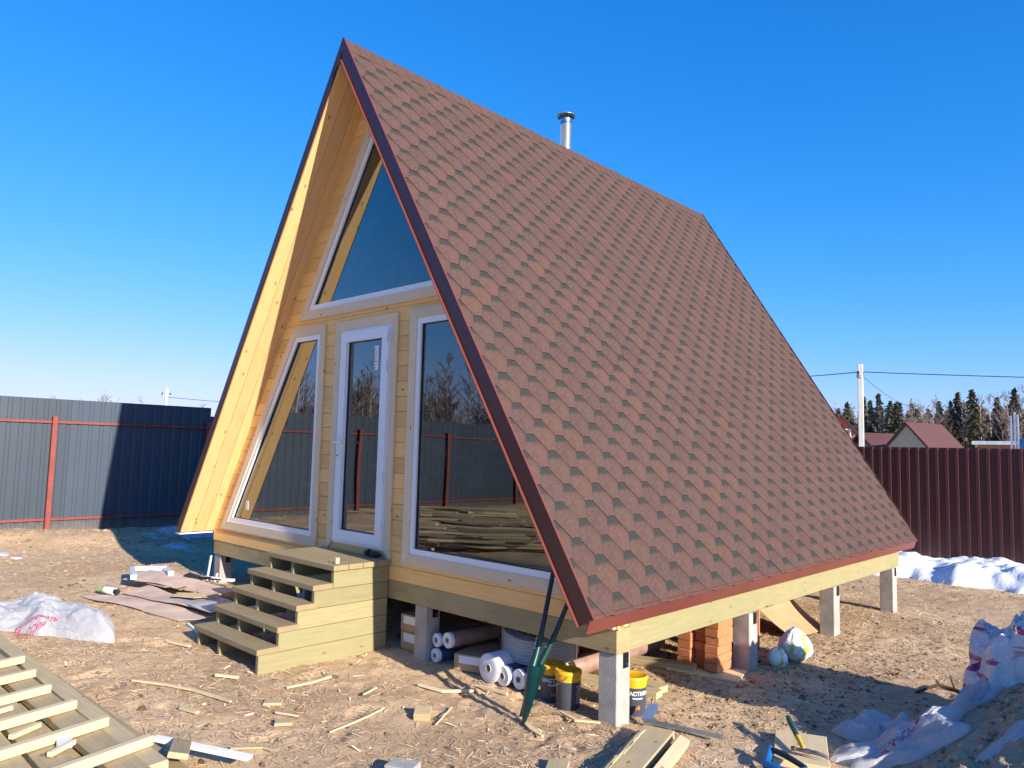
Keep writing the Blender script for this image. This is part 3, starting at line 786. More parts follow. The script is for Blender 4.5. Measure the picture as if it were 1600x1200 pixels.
slivers('straw_litter', 26000, (-8, 6, 5, 10), .04, .10, .002, .005, 'straw', 'dry straw lying in front of the brown fence', 'straw', .25)
slivers('wood_shavings', 1000, (-1.5, 3.2, -2.2, 1.0), .015, .06, .004, .014, 'shavings', 'pale wood shavings scattered before the steps', 'wood shavings', .2, lambda x, y: np.clip(.9-.6*np.abs(y+.1), .05, 1))
def chunks(name, n, region, rmin, rmax, mat, label, cat, dens=None):
    b = MB(); xs = RNG.uniform(region[0], region[1], n); ys = RNG.uniform(region[2], region[3], n); rr = []
    Z_ = gz(xs, ys)
    base = [(1,0,0),(-1,0,0),(0,1,0),(0,-1,0),(0,0,1),(0,0,-1)]; fs = [(0,2,4),(2,1,4),(1,3,4),(3,0,4),(2,0,5),(1,2,5),(3,1,5),(0,3,5)]
    for x, y, z in zip(xs, ys, Z_):
        if dens is not None and random.random() > dens(x, y): continue
        r = random.uniform(rmin, rmax)*(1 if random.random() < .85 else 1.8); c = random.random()
        b.add([(x+p[0]*r*random.uniform(.6,1.3), y+p[1]*r*random.uniform(.6,1.3), z+p[2]*r*random.uniform(.4,.8)) for p in base], fs); rr += [c]*8
    me = b.mesh(name); set_rnd(me, rr); return tag(link(name, me, M_[mat]), label, cat, None, 'stuff')
chunks('soil_clods', 5200, (-4, 6, -2, 9), .006, .022, 'clods', 'small dark clods of soil strewn over the ground', 'soil clods', lambda x, y: .25+.75*(fbm(np.array([x*.9]), np.array([y*.9]), 3)[0] > .02))
chunks('soil_clods', 3200, (1.0, 3.8, .9, 4.6), .006, .017, 'clods', 'dark loose clods of soil beside the brick stack', 'soil clods')

chunks('soil_clods', 2600, (-7.9, -4, -3, 3), .008, .030, 'clods_pale', 'lumps of soil on the low berm before the grey fence', 'soil clods', lambda x, y: .25+.75*(abs(x+6.8) < .9))
def settle(x, y, dz=0): return Vector((x, y, gh(x, y)+dz))
# single offcuts, sticks and chips lying on the ground
def stick(name, pts, w, h, mat, label, cat='stick', group=None):
    P = [settle(x, y, h/2+.012) for x, y in pts]; b = MB()
    n = len(P); rows = []
    for k, p in enumerate(P):
        t_ = (P[min(k+1, n-1)]-P[max(k-1, 0)]).normalized(); s_ = t_.cross(Vector((0,0,1))).normalized(); f = .55 if k in (0, n-1) else random.uniform(.85, 1.1)
        rows.append([p+s_*w/2*f-Vector((0,0,h/2)), p+s_*w/2*f+Vector((0,0,h/2)), p-s_*w/2*f+Vector((0,0,h/2)), p-s_*w/2*f-Vector((0,0,h/2))])
    V = [v_-P[0] for r_ in rows for v_ in r_]; F = [(0,1,2,3), tuple(4*(n-1)+q for q in (3,2,1,0))]
    for k in range(n-1):
        for q in range(4): r_ = (q+1) % 4; F.append((4*k+q, 4*k+4+q, 4*k+4+r_, 4*k+r_))
    o = b.add(V, F).build(name, mat, None, Matrix.Translation(P[0])); return tag(o, label, cat, group)
OFF = M_['fresh_offcut']
stick('wood_strip', [(.111,-1.551), (.33,-1.40), (.551,-1.308), (.76,-1.25), (.941,-1.22)], .026, .012, OFF, 'long bowed pale wood strip lying between the lumber pile and the steps')
stick('wood_strip', [(.896,-.785), (.90,-.6), (.896,-.416)], .03, .012, OFF, 'straight pale wood strip lying in front of the bottom tread')
stick('wood_strip', [(1.779,-.996), (1.74,-.8), (1.70,-.66), (1.663,-.50)], .014, .008, OFF, 'thin reddish splinter lying on open soil before the cabin')
stick('wood_strip', [(1.36,-.45), (1.30,-.30)], .026, .010, OFF, 'short thick pale splinter right of the steps')
stick('wood_strip', [(1.45,-.03), (1.66,.02), (1.80,.20)], .034, .016, OFF, 'forked pale splinter lying at the edge of the cabin shadow')
stick('wood_strip', [(1.75,.30), (2.02,.32)], .030, .018, OFF, 'flat pale stick lying under the white rolls')
stick('wood_strip', [(2.50,.34), (2.66,.30), (2.80,.38)], .03, .012, OFF, 'pale splintered stick lying in front of the yellow lidded tub')
stick('wood_strip', [(2.42,.02), (2.60,-.06), (2.72,-.10)], .035, .010, OFF, 'ragged white splinter right of the shovel blade')
stick('wood_strip', [(1.28,-1.08), (1.42,-1.0)], .022, .010, OFF, 'small grey splinter beside a square offcut')
stick('wood_strip', [(1.62,-1.55), (1.72,-1.40), (1.80,-1.36)], .03, .012, M_['sawn_board'], 'weathered grey stick at the lower edge of the yard')
stick('wood_strip', [(1.95,-.15), (2.10,-.42)], .010, .008, OFF, 'hair thin pale splinter lying right of the square offcut')
stick('wood_strip', [(-.70,-.98), (-.45,-.90)], .05, .016, OFF, 'pale chip left of the bottom tread')
stick('wood_strip', [(-1.15,-.62), (-.70,-.70)], .035, .02, M_['paper_white'], 'white lath lying in the shadow of the steps')
stick('wood_strip', [(.35,-1.05), (.50,-.95)], .045, .016, OFF, 'broad pale chip on the soil behind the bowed strip')
stick('wood_strip', [(.82,-1.5), (.98,-1.46)], .05, .014, OFF, 'stubby pale chip beside the bowed strip')
def block(name, x, y, a, L, Wd, T, mat, label, cat='offcut', dz=0, tilt=0, roll=0):
    o = link(name, chamfer_mesh(name, L, Wd, T, .003), mat, None, Matrix.Translation(settle(x, y, T/2+.006+dz)) @ Matrix.Rotation(a, 4, 'Z') @ Matrix.Rotation(tilt, 4, 'Y') @ Matrix.Rotation(roll, 4, 'X')); return tag(o, label, cat)
block('wood_offcut', 1.10, -1.0, .9, .12, .09, .02, M_['sawn_board'], 'flat grey wood offcut lying in front of the steps, farther of two')
block('wood_offcut', 1.45, -1.12, 1.0, .11, .08, .02, M_['sawn_board'], 'flat grey wood offcut lying in front of the steps, nearer of two')
block('wood_offcut', 1.93, -.39, .75, .11, .10, .05, M_['sawn_board'], 'square grey wood offcut casting a shadow right of the steps', roll=.25)
block('stone', 2.52, -1.02, .4, .16, .12, .07, M_['concrete'], 'grey lump of stone at the lower edge of the yard', 'stone')
# twig on the right
b = MB(); P = [settle(4.02, 2.78, .012), settle(4.10, 3.08, .03), settle(4.22, 3.08, .02), settle(4.48, 2.96, .012)]
b.tube(P, [.008, .012, .014, .013], 6); b.tube([P[2], settle(4.13, 3.32, .06)], [.009, .004], 6); tag(b.build('branch', M_['bark_dark'], None, None, True), 'dark forked branch lying on the soil before the heap of sand', 'branch')

# ------------------------------------------------------------------ lumber pile, front left
pile = empty('lumber_pile', (.2, -2.6, .1), 'pile of greenish sawn planks with cross battens at the lower left', 'lumber')
rs = random.Random(5)
zz = .09
for lay in range(2):
    y = -1.95 - .06*lay
    while y > -3.6:
        wd = rs.choice((.145, .145, .10, .12)); x0 = -2.6+rs.uniform(-.5, .4); x1 = (1.95 if y > -2.1 else 2.05)+rs.uniform(-.18, .12) - .0*lay
        ang = rs.uniform(-.02, .02)
        board('plank', (x0, y-wd/2-ang*2, zz+rs.uniform(-.006, .006)), (x1, y-wd/2+ang*2, zz+rs.uniform(-.006, .008)), (0, rs.uniform(-.06, .06), 1), wd, .045, M_['sawn_board'], pile, .004); y -= wd+rs.uniform(.004, .07 if lay else .03)
    zz += .058
for k, (ex, ey) in enumerate(((-.42,-2.10), (-.02,-2.13), (.396,-2.15), (.809,-2.125), (1.222,-2.085), (1.652,-2.01))):
    d = Vector((.25, -1.0, .0)).normalized(); a = Vector((ex, ey, .205+.0*k)); e = a+d*(1.9+.1*(k % 3)); e.z = .205
    board('batten', a, e, (0, 0, 1), .05, .05, M_['batten_wood'], pile, .003)
for k, (x, y, l) in enumerate(((.30,-2.42,.28), (.62,-2.40,.30), (-.1,-2.5,.3), (1.02,-2.36,.16), (1.40,-2.30,.14))):
    board('offcut', (x, y, .198), (x+.1, y-l, .198), (0, 0, 1), .03, .025, M_['fresh_offcut'], pile, .003)
tag(board('loose_plank', (1.55, -1.80, .11), (1.92, -1.98, .19), (.1, .2, 1), .10, .03, M_['sawn_board']), 'short plank offcut resting on the corner of the lumber pile', 'plank')
tag(board('white_lath', (1.42, -1.90, .12), (1.98, -1.62, .10), (0, 0, 1), .055, .02, M_['paper_white']), 'white painted lath sticking out from under the lumber pile', 'lath')
tag(board('white_chip', (1.30, -2.32, .20), (1.46, -2.36, .20), (0, 0, 1), .07, .012, M_['paper_white']), 'small white offcut lying on the lumber planks', 'offcut')
# more lumber standing out of view to the left, mirrored in the glass
for (cx, cy, nn, lab) in ((-3.6, -4.6, 55, 'untidy stack of planks mirrored low in the right window'), (-6.0, -6.2, 40, 'further stack of planks mirrored in the right window')):
    st2 = empty('lumber_pile', (cx, cy, gh(cx, cy)), lab, 'lumber')
    for k in range(nn):
        l = rs.uniform(.7, 2.2); a = rs.gauss(.62, .22); x = cx+rs.uniform(-1.3, 1.3); y = cy+rs.uniform(-1.2, 1.2); z = gh(cx, cy)+.05+.042*(k//9)+rs.uniform(0, .015)
        dv = Vector((math.cos(a), -math.sin(a), 0))*l/2; board('plank', Vector((x, y, z))-dv, Vector((x, y, z))+dv, (rs.uniform(-.1,.1), 0, 1), rs.choice((.13, .10, .06)), .035, M_[rs.choice(('batten_wood', 'sawn_board'))], st2, .003)

# ------------------------------------------------------------------ crumpled plastic bags
def lnoise(x, y):                                            # faceted noise: straight interpolation keeps the creases sharp
    xi = np.floor(x).astype(int); yi = np.floor(y).astype(int); fx = x-xi; fy = y-yi
    a = _perm[xi & 255, yi & 255]; b = _perm[(xi+1) & 255, yi & 255]; c = _perm[xi & 255, (yi+1) & 255]; d = _perm[(xi+1) & 255, (yi+1) & 255]
    lo = a+(b-a)*fx+(c-a)*fy; hi = d+(c-d)*(1-fx)+(b-d)*(1-fy)
    return np.where(fx+fy < 1, lo, hi)
def crumple(x, y, s):
    c, d = math.cos(s), math.sin(s); u_ = x*c-y*d; v_ = x*d+y*c
    return .50*(lnoise(u_*2.3+s*3, v_*2.3)-.5)+.30*(lnoise(v_*4.9-s, u_*4.9+s*2)-.5)+.20*(lnoise(u_*10.3+s, -v_*10.3)-.5)+.10*(lnoise(u_*21+s, v_*21)-.5)
def bag(name, c, rx, ry, h, rot, mat, label, seed, cat='plastic bag', n=64, crease=1.0, taper=1.5, lean=(0, 0), gf=None):
    """sheet of film lying in folds: flat, creased, with a ragged edge"""
    u = np.linspace(-1, 1, n); X, Y = np.meshgrid(u, u, indexing='ij'); r = np.maximum(np.abs(X), np.abs(Y))+1e-9; k = r/np.hypot(X, Y).clip(1e-9); X2, Y2 = X*k, Y*k
    rr = np.hypot(X2, Y2); th = np.arctan2(Y2, X2)
    out = 1+.75*fbm(np.cos(th)*1.4+seed, np.sin(th)*1.4+seed*.7, 2)+.5*(lnoise(th*2.2+seed, th*0+seed)-.5)
    hh = np.clip(1-rr**2.2, 0, 1)**(1/taper)
    z = h*hh*np.clip(.62+.75*crumple(X2, Y2, seed)*crease+1.1*fbm(X2*1.5+seed, Y2*1.5, 3), .02, 2)
    xs = X2*rx*out + .25*h*crumple(Y2+3, X2, seed+1)*hh; ys = Y2*ry*out + .25*h*crumple(X2, Y2+5, seed+2)*hh
    cr, sr = math.cos(rot), math.sin(rot); wx = c[0]+xs*cr-ys*sr; wy = c[1]+xs*sr+ys*cr
    g = (gf or gz)(wx, wy)+.002
    co = np.stack([wx, wy, g+z+.004], -1).reshape(-1, 3); i, j = np.meshgrid(np.arange(n-1), np.arange(n-1), indexing='ij'); a = (i*n+j).ravel()
    me = np_mesh(name, co - np.array([c[0], c[1], 0]), np.stack([a, a+n, a+n+1, a+1], -1), True)
    o = link(name, me, mat, None, Matrix.Translation((c[0], c[1], 0))); sharp(o, 22); return tag(o, label, cat), me
def sack(name, c, r, h, mat, label, seed, cat='sack', gf=None, n=56, knot=.12, crease=.5, lean=(0, 0)):
    """standing tied sack: closed rounded body with creased skin and a gathered neck"""
    th, t_ = np.meshgrid(np.linspace(0, 2*np.pi, n, endpoint=False), np.linspace(0, 1, n), indexing='ij')
    prof = np.sin(np.clip(t_*1.02, 0, 1)*np.pi)**.62*(1-.35*t_)+.02
    x0, y0 = np.cos(th), np.sin(th)
    f = 1+crease*(crumple(th*.55+seed, t_*2.0, seed)*np.sin(th/2)**2+crumple((2*np.pi-th)*.55+seed, t_*2.0+7, seed)*np.cos(th/2)**2)+.10*np.cos(th*9+seed)*np.clip((t_-.6)/.4, 0, 1)
    zz = h*t_**.9+h*.10*crumple(x0+seed, y0+t_, seed+3)*(t_ > .1)
    wx = c[0]+r*prof*f*x0+lean[0]*zz; wy = c[1]+r*prof*f*y0+lean[1]*zz; g = float((gf or gz)(np.array([c[0]]), np.array([c[1]]))[0])-.02
    co = np.stack([wx, wy, g+zz], -1).reshape(-1, 3)-np.array([c[0], c[1], g]); i, j = np.meshgrid(np.arange(n), np.arange(n-1), indexing='ij'); i2 = (i+1) % n
    q = np.stack([(i*n+j).ravel(), (i2*n+j).ravel(), (i2*n+j+1).ravel(), (i*n+j+1).ravel()], -1)
    o = link(name, np_mesh(name, co, q, True), mat, None, Matrix.Translation((c[0], c[1], g))); sharp(o, 24); return tag(o, label, cat)
PW = M_['plastic_white']
bl, _ = bag('plastic_bag', (-1.95, -1.58), .85, .38, .27, .30, PW, 'crumpled white plastic sack lying behind the lumber pile', 3.1, crease=1.1, n=90, taper=3.0)
from mathutils.bvhtree import BVHTree
def drape(target, txt, size, at, ang, mat, bold=.012, lift=.004):   # printed lettering laid on a crumpled surface
    me = text_mesh(txt, size, size*bold); M = wm(target)
    bvh = BVHTree.FromPolygons([M @ v_.co for v_ in target.data.vertices], [tuple(p.vertices) for p in target.data.polygons])
    bm = bmesh.new(); bm.from_mesh(me); bmesh.ops.subdivide_edges(bm, edges=[e for e in bm.edges if e.calc_length() > size*.15], cuts=2); bmesh.ops.triangulate(bm, faces=bm.faces); bm.to_mesh(me); bm.free()
    c_, s_ = math.cos(ang), math.sin(ang)
    for v_ in me.vertices:
        x = at[0]+v_.co.x*c_-v_.co.y*s_; y = at[1]+v_.co.x*s_+v_.co.y*c_
        hit = bvh.ray_cast(Vector((x, y, 5)), Vector((0, 0, -1)))[0]
        v_.co = Vector((x, y, (hit.z if hit else gh(x, y))+lift))
    me.update(); return link('lettering', me, mat, target)
for k in range(3): drape(bl, ('НЕ БРОСАТЬ', 'РОССИЯ', '50 кг')[k], .055, (-1.62+.05*k, -1.72-.055*k), .85, M_['ink_red'], .02)
# ------------------------------------------------------------------ sand heap and bags on the right
def heap(x, y):
    d = np.hypot(x-5.75, (y-1.75)*.95); ang = np.arctan2(y-1.75, x-5.75)
    z = 1.08*np.clip(1-d/1.62, 0, 1)**1.05
    return z*(1+.35*fbm(np.cos(ang)*1.5+3, np.sin(ang)*1.5, 2)) + (z > .02)*.05*fbm(x*6, y*6, 4)
gz_flat = gz
def gheap(x, y): return gz_flat(x, y)+heap(np.asarray(x), np.asarray(y))
u = np.linspace(-1.75, 1.75, 230); X, Y = np.meshgrid(u+5.75, u+1.75, indexing='ij'); Zh = heap(X, Y); Zs = gz(X, Y)+Zh+.07*fbm(X*13, Y*13, 4)*(Zh > .03)-.03*(Zh < .004)
n = 230; i, j = np.meshgrid(np.arange(n-1), np.arange(n-1), indexing='ij'); a = (i*n+j).ravel()
tag(link('sand_heap', np_mesh('sand_heap', np.stack([X, Y, Zs], -1).reshape(-1, 3), np.stack([a, a+n, a+n+1, a+1], -1)), M_['sand']), 'heap of grey brown sand at the lower right corner', 'sand heap')
_gz = gz
gz = gheap
chunks('soil_clods', 1500, (4.3, 6.2, .2, 3.0), .008, .026, 'clods_pale', 'lumps of sand and soil on the heap at the lower right', 'soil clods', lambda x, y: heap(np.array([x]), np.array([y]))[0] > .03)
gz = _gz
b1, _ = bag('plastic_bag', (4.10, 1.58), .20, .17, .20, .4, PW, 'small crumpled clear plastic bag on the shaded soil left of the sand heap', 1.7, n=48, gf=gheap)
b2, _ = bag('plastic_bag', (4.40, 1.22), .36, .24, .15, .75, PW, 'flattened plastic sack with pink lettering at the foot of the sand heap', 6.3, n=56, gf=gheap, crease=.6, taper=2.5)
b3, _ = bag('plastic_bag', (4.62, 1.85), .36, .15, .16, 1.35, PW, 'long strip of white plastic trailing up the side of the sand heap', 8.9, n=56, gf=gheap)
b4, _ = bag('plastic_bag', (5.02, 2.32), .50, .40, .86, .35, M_['plastic_sack'], 'tall puffed white plastic sack on the sand heap at the right edge', 2.4, n=110, gf=gheap, taper=4.5, crease=1.0)
b5, _ = bag('plastic_bag', (4.93, 1.05), .22, .05, .04, .9, PW, 'thin curl of plastic film lying on the sand', 15.1, n=36, gf=gheap)
b6 = sack('plastic_bag', (5.65, 1.45), .32, .50, PW, 'white plastic sack on top of the sand heap beside the frame edge', 5.0, 'plastic bag', gheap, 48)
drape(b2, 'из России', .072, (4.38, 1.16), 1.08, M_['plastic_print'], .004)
drape(b3, 'РОССИЯ', .05, (4.62, 2.02), .4, M_['plastic_print'], .01)

# ------------------------------------------------------------------ hammer, board and saw in front of the heap
brd = board('plank_offcut', settle(3.80, 1.14, .03), settle(4.00, .66, .03), (0, 0, 1), .30, .04, M_['batten_wood']); tag(brd, 'short thick board lying on shaded soil under the hammer', 'board')
hm = empty('hammer', (3.98, .72, gh(3.98, .72)+.06), 'claw hammer with teal and yellow handle resting on the short board', 'hammer')
zb = gh(3.98, .72)+.055
hA, hB = Vector((3.735, 1.10, zb+.075)), Vector((3.985, .745, zb+.030)); d = hB-hA
sharp(MB().tube([hA, hA+d*.03, hA+d*.2, hA+d*.42, hA+d*.60], [.010, .017, .0185, .016, .0165], 12).build('rubber_grip', M_['rubber_teal'], hm), 50)
sharp(MB().tube([hA+d*.60, hA+d*.62, hA+d*.95], [.0165, .0155, .013], 12).build('handle', M_['grip_yellow'], hm), 50)
ax = Vector((.96, .28, 0)).normalized(); hc = hB+Vector((0, 0, .004)); hd = MB()
hd.tube([hc-ax*.075, hc-ax*.070, hc-ax*.052, hc-ax*.048, hc-ax*.02, hc+ax*.02, hc+ax*.03], [.012, .0145, .0145, .010, .011, .016, .013], 12)
sharp(hd.build('head', M_['forged_steel'], hm), 40)
for s_ in (-1, 1):
    side_ = Vector((-ax.y, ax.x, 0))*s_
    sharp(MB().tube([hc+ax*.025+side_*.004, hc+ax*.06+side_*.010, hc+ax*.10+side_*.014-Vector((0,0,.006)), hc+ax*.135+side_*.016-Vector((0,0,.018))], [.011, .009, .006, .002], 8).build('claw', M_['forged_steel'], hm), 40)
sw = empty('hand_saw', (3.86, .55, gh(3.86, .55)), 'blue handled tool with dark grip lying beside the hammer board', 'tool')
zs = gh(3.86, .55)+.04
SO = Vector((.12, -.01, 0)); p0, p1, p2, p3 = Vector((3.70, .66, zs+.03))+SO, Vector((3.74, .52, zs))+SO, Vector((3.90, .50, zs))+SO, Vector((3.95, .58, zs+.02))+SO
sharp(MB().tube([p0+Vector((-.012, .03, .01)), p0, p0*.5+p1*.5, p1, p1*.6+p2*.4, p2, p2*.4+p3*.6, p3], [.012, .019, .021, .024, .022, .022, .020, .014], 10).build('handle_frame', M_['tool_blue'], sw), 50)
sharp(MB().tube([p0+Vector((.02, -.005, .008)), p0*.6+p3*.4+Vector((0,0,.015)), p3+Vector((-.01, 0, .005))], [.015, .018, .015], 10).build('grip', M_['black_rubber'], sw), 50)
MB().prism([p1+Vector((0,-.02,-.02)), p2+Vector((0,-.02,-.02)), p2+Vector((.16,-.30,-.025)), p1+Vector((.18,-.34,-.025))], (0, 0, .0015)).build('blade', M_['zinc_dull'], sw)

# ------------------------------------------------------------------ planks and profile in front of the corner pile
tag(board('plank', settle(3.19, .46, .05), settle(3.53, -.75, .05), (0, 0, 1), .20, .05, M_['sawn_board'], None, .004), 'wide grey plank lying in front of the corner pile, left of two', 'plank')
tag(board('plank', settle(3.375, .44, .05), settle(3.66, -.55, .05), (.4, 0, 1), .07, .055, M_['batten_wood'], None, .004), 'narrow reddish edged plank lying in front of the corner pile, right of two', 'plank')
tag(board('plank', settle(3.02, -.30, .02), settle(3.42, -.95, .02), (0, 0, 1), .12, .03, M_['sawn_board'], None, .004), 'short plank half hidden under the wide grey plank', 'plank')
for k in range(7):
    x = 3.20+.05*k*.6; y = .32-.11*k; z = gh(3.3, .1)+.083
    tag(MB().prism([(x-.02, y, z), (x-.012, y, z), (x+.03+.01*(k % 3), y-.19, z), (x+.02+.01*(k % 3), y-.18, z)], (0, 0, .004)).build('splinter', M_['fresh_offcut']), 'pale splinter on the wide grey plank, %s from the corner pile' % ('nearest', 'second', 'third', 'fourth', 'fifth', 'sixth', 'farthest')[k], 'splinter', 'splinters on the wide plank')
pf = empty('steel_profile', (3.2, .63, gh(3.2, .63)), 'bluish galvanised steel profile lying on the ground beside the corner pile', 'profile')
z = gh(3.2, .63)+.02; MB().prism([(2.99, .585, z), (3.50, .69, z+.005), (3.495, .725, z+.005), (2.985, .62, z)], (0, 0, .003)).build('web', M_['zinc_dull'], pf)
MB().prism([(2.99, .583, z), (3.50, .688, z+.005), (3.50, .688, z+.032), (2.99, .583, z+.027)], (0, .002, 0)).build('flange', M_['zinc_dull'], pf)
tag(MB().prism([(2.96, .60, z+.01), (3.03, .62, z+.01), (3.06, .66, z+.075), (3.04, .68, z+.11), (2.99, .66, z+.10)], (.003, -.004, .002)).build('steel_bracket', M_['zinc_dull']), 'bent grey steel offcut standing at the end of the profile', 'bracket')

# ------------------------------------------------------------------ tubs of mastic
def tub(x, y, rot, txts, label, tilt=0.0, h=.255):
    z = gh(x, y)+.004; root = empty('mastic_tub', (x, y, z), label, 'tub', 'mastic tubs'); root.rotation_euler = (tilt, 0, 0)
    T = Matrix.Translation((x, y, z)) @ Matrix.Rotation(tilt, 4, 'X') @ Matrix.Rotation(rot, 4, 'Z'); R0_, R1_ = .080, .092
    b = MB(); b.lathe([(.001, 0), (R0_, 0), (R0_+.002, .004), (R0_+(R1_-R0_)*.72, h*.72), (R1_-.003, h*.72+.002)], 36, 0); sharp(b.build('label_band', M_['tub_label'], root, T))
    b = MB(); b.lathe([(R1_-.004, h*.72), (R1_, h*.90), (R1_+.004, h*.905), (R1_+.005, h*.93), (R1_+.003, h*.97), (R1_-.004, h), (R1_-.010, h*.985), (.03, h*.975), (.001, h*.975)], 36, 0); sharp(b.build('lid', M_['tub_yellow'], root, T))
    b = MB(); b.tube([(-(R1_+.005), 0, h*.90), (-(R1_+.010), .02, h*.80), (-.05, .075, h*.62), (0, .100, h*.55), (.05, .075, h*.62), (R1_+.010, .02, h*.80), (R1_+.005, 0, h*.90)], .0025, 6); b.build('bail_handle', M_['zinc'], root, T)
    for txt, size, zz, mat in txts:
        me = text_mesh(txt, size, size*.03)
        for v_ in me.vertices:
            zc = zz+v_.co.y; r_ = R0_+(R1_-R0_)*zc/h+.0016; a_ = -math.pi/2+v_.co.x/r_; v_.co = (r_*math.cos(a_), r_*math.sin(a_), zc)
        me.update(); link('lettering', me, M_[mat], root, T)
    return root
LB = [('МАСТИКА', .036, .148, 'ink_white'), ('битумная', .016, .118, 'ink_white'), ('10', .034, .055, 'ink_orange')]
tub(2.235, .56, .78, LB, 'dark tub of mastic with yellow lid standing left behind another tub')
tub(2.43, .50, 2.2, [('состав и применение', .013, .155-.018*k, 'ink_white') for k in range(7)], 'dark tub with yellow lid and fine print standing in front of the corner pile')
tub(2.80, .755, .95, LB, 'dark tub with yellow lid standing right behind the corner pile')

# ------------------------------------------------------------------ shovels leaning on the front wall
def shovel(base, top, label, L=.36, wd=.135, grip=True):
    base, top = Vector(base), Vector(top); d = (top-base).normalized(); root = empty('shovel', base, label, 'shovel')
    side_ = Vector((.86, -.40, 0)); side_ = (side_-d*side_.dot(d)).normalized(); nrm = d.cross(side_)
    rows_l = []; n1, n2 = 9, 8
    V = []; 
    for i_ in range(n1):
        f = i_/(n1-1); w = wd*(.30+.70*min(1, f*2.8)) if f < .36 else wd*(1.0-.10*((f-.36)/.64)); w = w*(1-.30*max(0, 1-f/.08))
        for j_ in range(n2):
            g_ = (j_/(n2-1)-.5)*2; V.append(base+d*(L*f+.02*abs(g_)**2*(1-f)) + side_*w/2*g_ - nrm*(.035*(1-g_*g_)*(.4+f)))
    F = [(i_*n2+j_, i_*n2+j_+1, (i_+1)*n2+j_+1, (i_+1)*n2+j_) for i_ in range(n1-1) for j_ in range(n2-1)]
    b = MB(); b.add(V, F); b.add([v_+nrm*.003 for v_ in V], [tuple(reversed(f)) for f in F]); sharp(b.build('blade', M_['shovel_green'], root), 60)
    s0 = base+d*(L-.03)-nrm*.02
    sharp(MB().tube([s0, s0+d*.10+nrm*.012, s0+d*.24+nrm*.02], [.026, .022, .0195], 12).build('socket', M_['shovel_green'], root), 60)
    s1 = s0+d*.22+nrm*.02
    sharp(MB().tube([s1, top], [.017, .016], 12).build('handle', M_['handle_dark'], root), 60)
    for k in (0, 1): MB().tube([s0+d*(.14+.06*k)+nrm*.03, s0+d*(.14+.06*k)-nrm*.012], .005, 6).build('rivet', M_['zinc'], root)
    return root
shovel((2.50, -.03, gh(2.5, 0)+.005), (2.44, .35, 1.10), 'green bladed shovel with black handle leaning on the front wall, taller of two')
shovel((2.40, .05, gh(2.4, .05)+.005), (2.53, .36, .74), 'green bladed shovel with short handle leaning on the front wall, shorter of two')

# ------------------------------------------------------------------ rolls, coil and boxes stored under the floor
def roll(a, b_, r, core, label, mat='film_white', wrap=None, cat='film roll'):
    a, b_ = Vector(a), Vector(b_); d = (b_-a); L = d.length; M = frame(a, d.orthogonal(), d.cross(d.orthogonal())); z = d.normalized()
    x = d.orthogonal().normalized(); M = frame(a, x, z.cross(x)); root = empty('film_roll', a, label, cat)
    b = MB(); b.lathe([(core, .001), (r*.55, .003), (r*.97, .001), (r, .004), (r, L-.004), (r*.97, L), (core, L)], 32); sharp(b.build('film', M_[mat], root, M), 50)
    b = MB(); b.lathe([(core*.8, L), (core*.8, -.002), (core, -.003), (core+.001, .01)], 20); sharp(b.build('core', M_['cardboard_grey'], root, M), 50)
    if wrap:
        b = MB(); b.lathe([(r+.0015, .03), (r+.0015, L-.02)], 32); sharp(b.build('wrapper', M_[wrap], root, M))
    return root
gA = gh(1.7, .5)
roll((1.70, .44, gA+.115), (1.72, .85, gA+.115), .108, .03, 'thick white film roll lying under the floor beam, largest of its row')
roll((1.83, .46, gA+.082), (1.87, .90, gA+.082), .072, .026, 'slim white film roll in blue wrapper touching the thick white roll', 'film_white', 'film_blue')
roll((1.965, .49, gA+.082), (2.02, .95, gA+.082), .072, .026, 'slim white film roll in blue wrapper nearest the tubs', 'film_white', 'film_blue')
gB = gh(1.1, .5)
roll((1.065, .455, gB+.06), (1.10, 1.15, gB+.06), .055, .02, 'slim film roll on the ground right of the inner pile', 'film_white', 'film_blue')
roll((1.07, .46, gB+.182), (1.15, 1.2, gB+.185), .055, .022, 'slim film roll stacked above another one, next to the inner pile', 'film_white', 'film_blue')
roll((1.205, .46, gB+.205), (1.28, 1.35, gB+.21), .062, .022, 'silver grey film roll stacked right of the upper slim roll', 'film_white', 'film_brown')
roll((2.02, 1.02, gh(2,1)+.085), (2.02, 2.30, gh(2,2)+.10), .078, .02, 'brown striped film roll lying behind the tubs', 'film_brown')
def carton(name, c, size, rot, label, tape=True, open_=False):
    x, y = c[0], c[1]; z = gh(x, y)+(c[2] if len(c) > 2 else .004); sx, sy, sz = size; M = Matrix.Translation((x, y, z)) @ Matrix.Rotation(rot, 4, 'Z')
    root = empty(name, (x, y, z), label, 'box'); o = link('carton', chamfer_mesh('carton', sx, sy, sz, .004), M_['cardboard'], root, M @ Matrix.Translation((0, 0, sz/2)))
    if tape: MB().box((-sx*.35, -sy/2-.0015, sz*.45), (sx*.30, -sy/2-.0005, sz*.92)).build('paper_label', M_['paper_white'], root, M)
    return root
carton('cardboard_box', (.70, .60), (.26, .22, .15), .0, 'small cardboard box on the ground left of the inner pile, lower of two')
carton('cardboard_box', (.69, .60, .157), (.25, .22, .14), .05, 'small cardboard box left of the inner pile, upper of two')
carton('cardboard_box', (1.36, .72), (.30, .45, .125), .35, 'long cardboard carton lying between the film rolls')
coil = empty('pipe_coil', (1.82, .90, .13), 'grey ribbed pipe wound in a flat coil under the floor', 'pipe coil')
cM = Matrix.Translation((1.82, .90, gh(1.7, 1.0)+.215)) @ Matrix.Rotation(.17, 4, Vector((.75, .66, 0)))
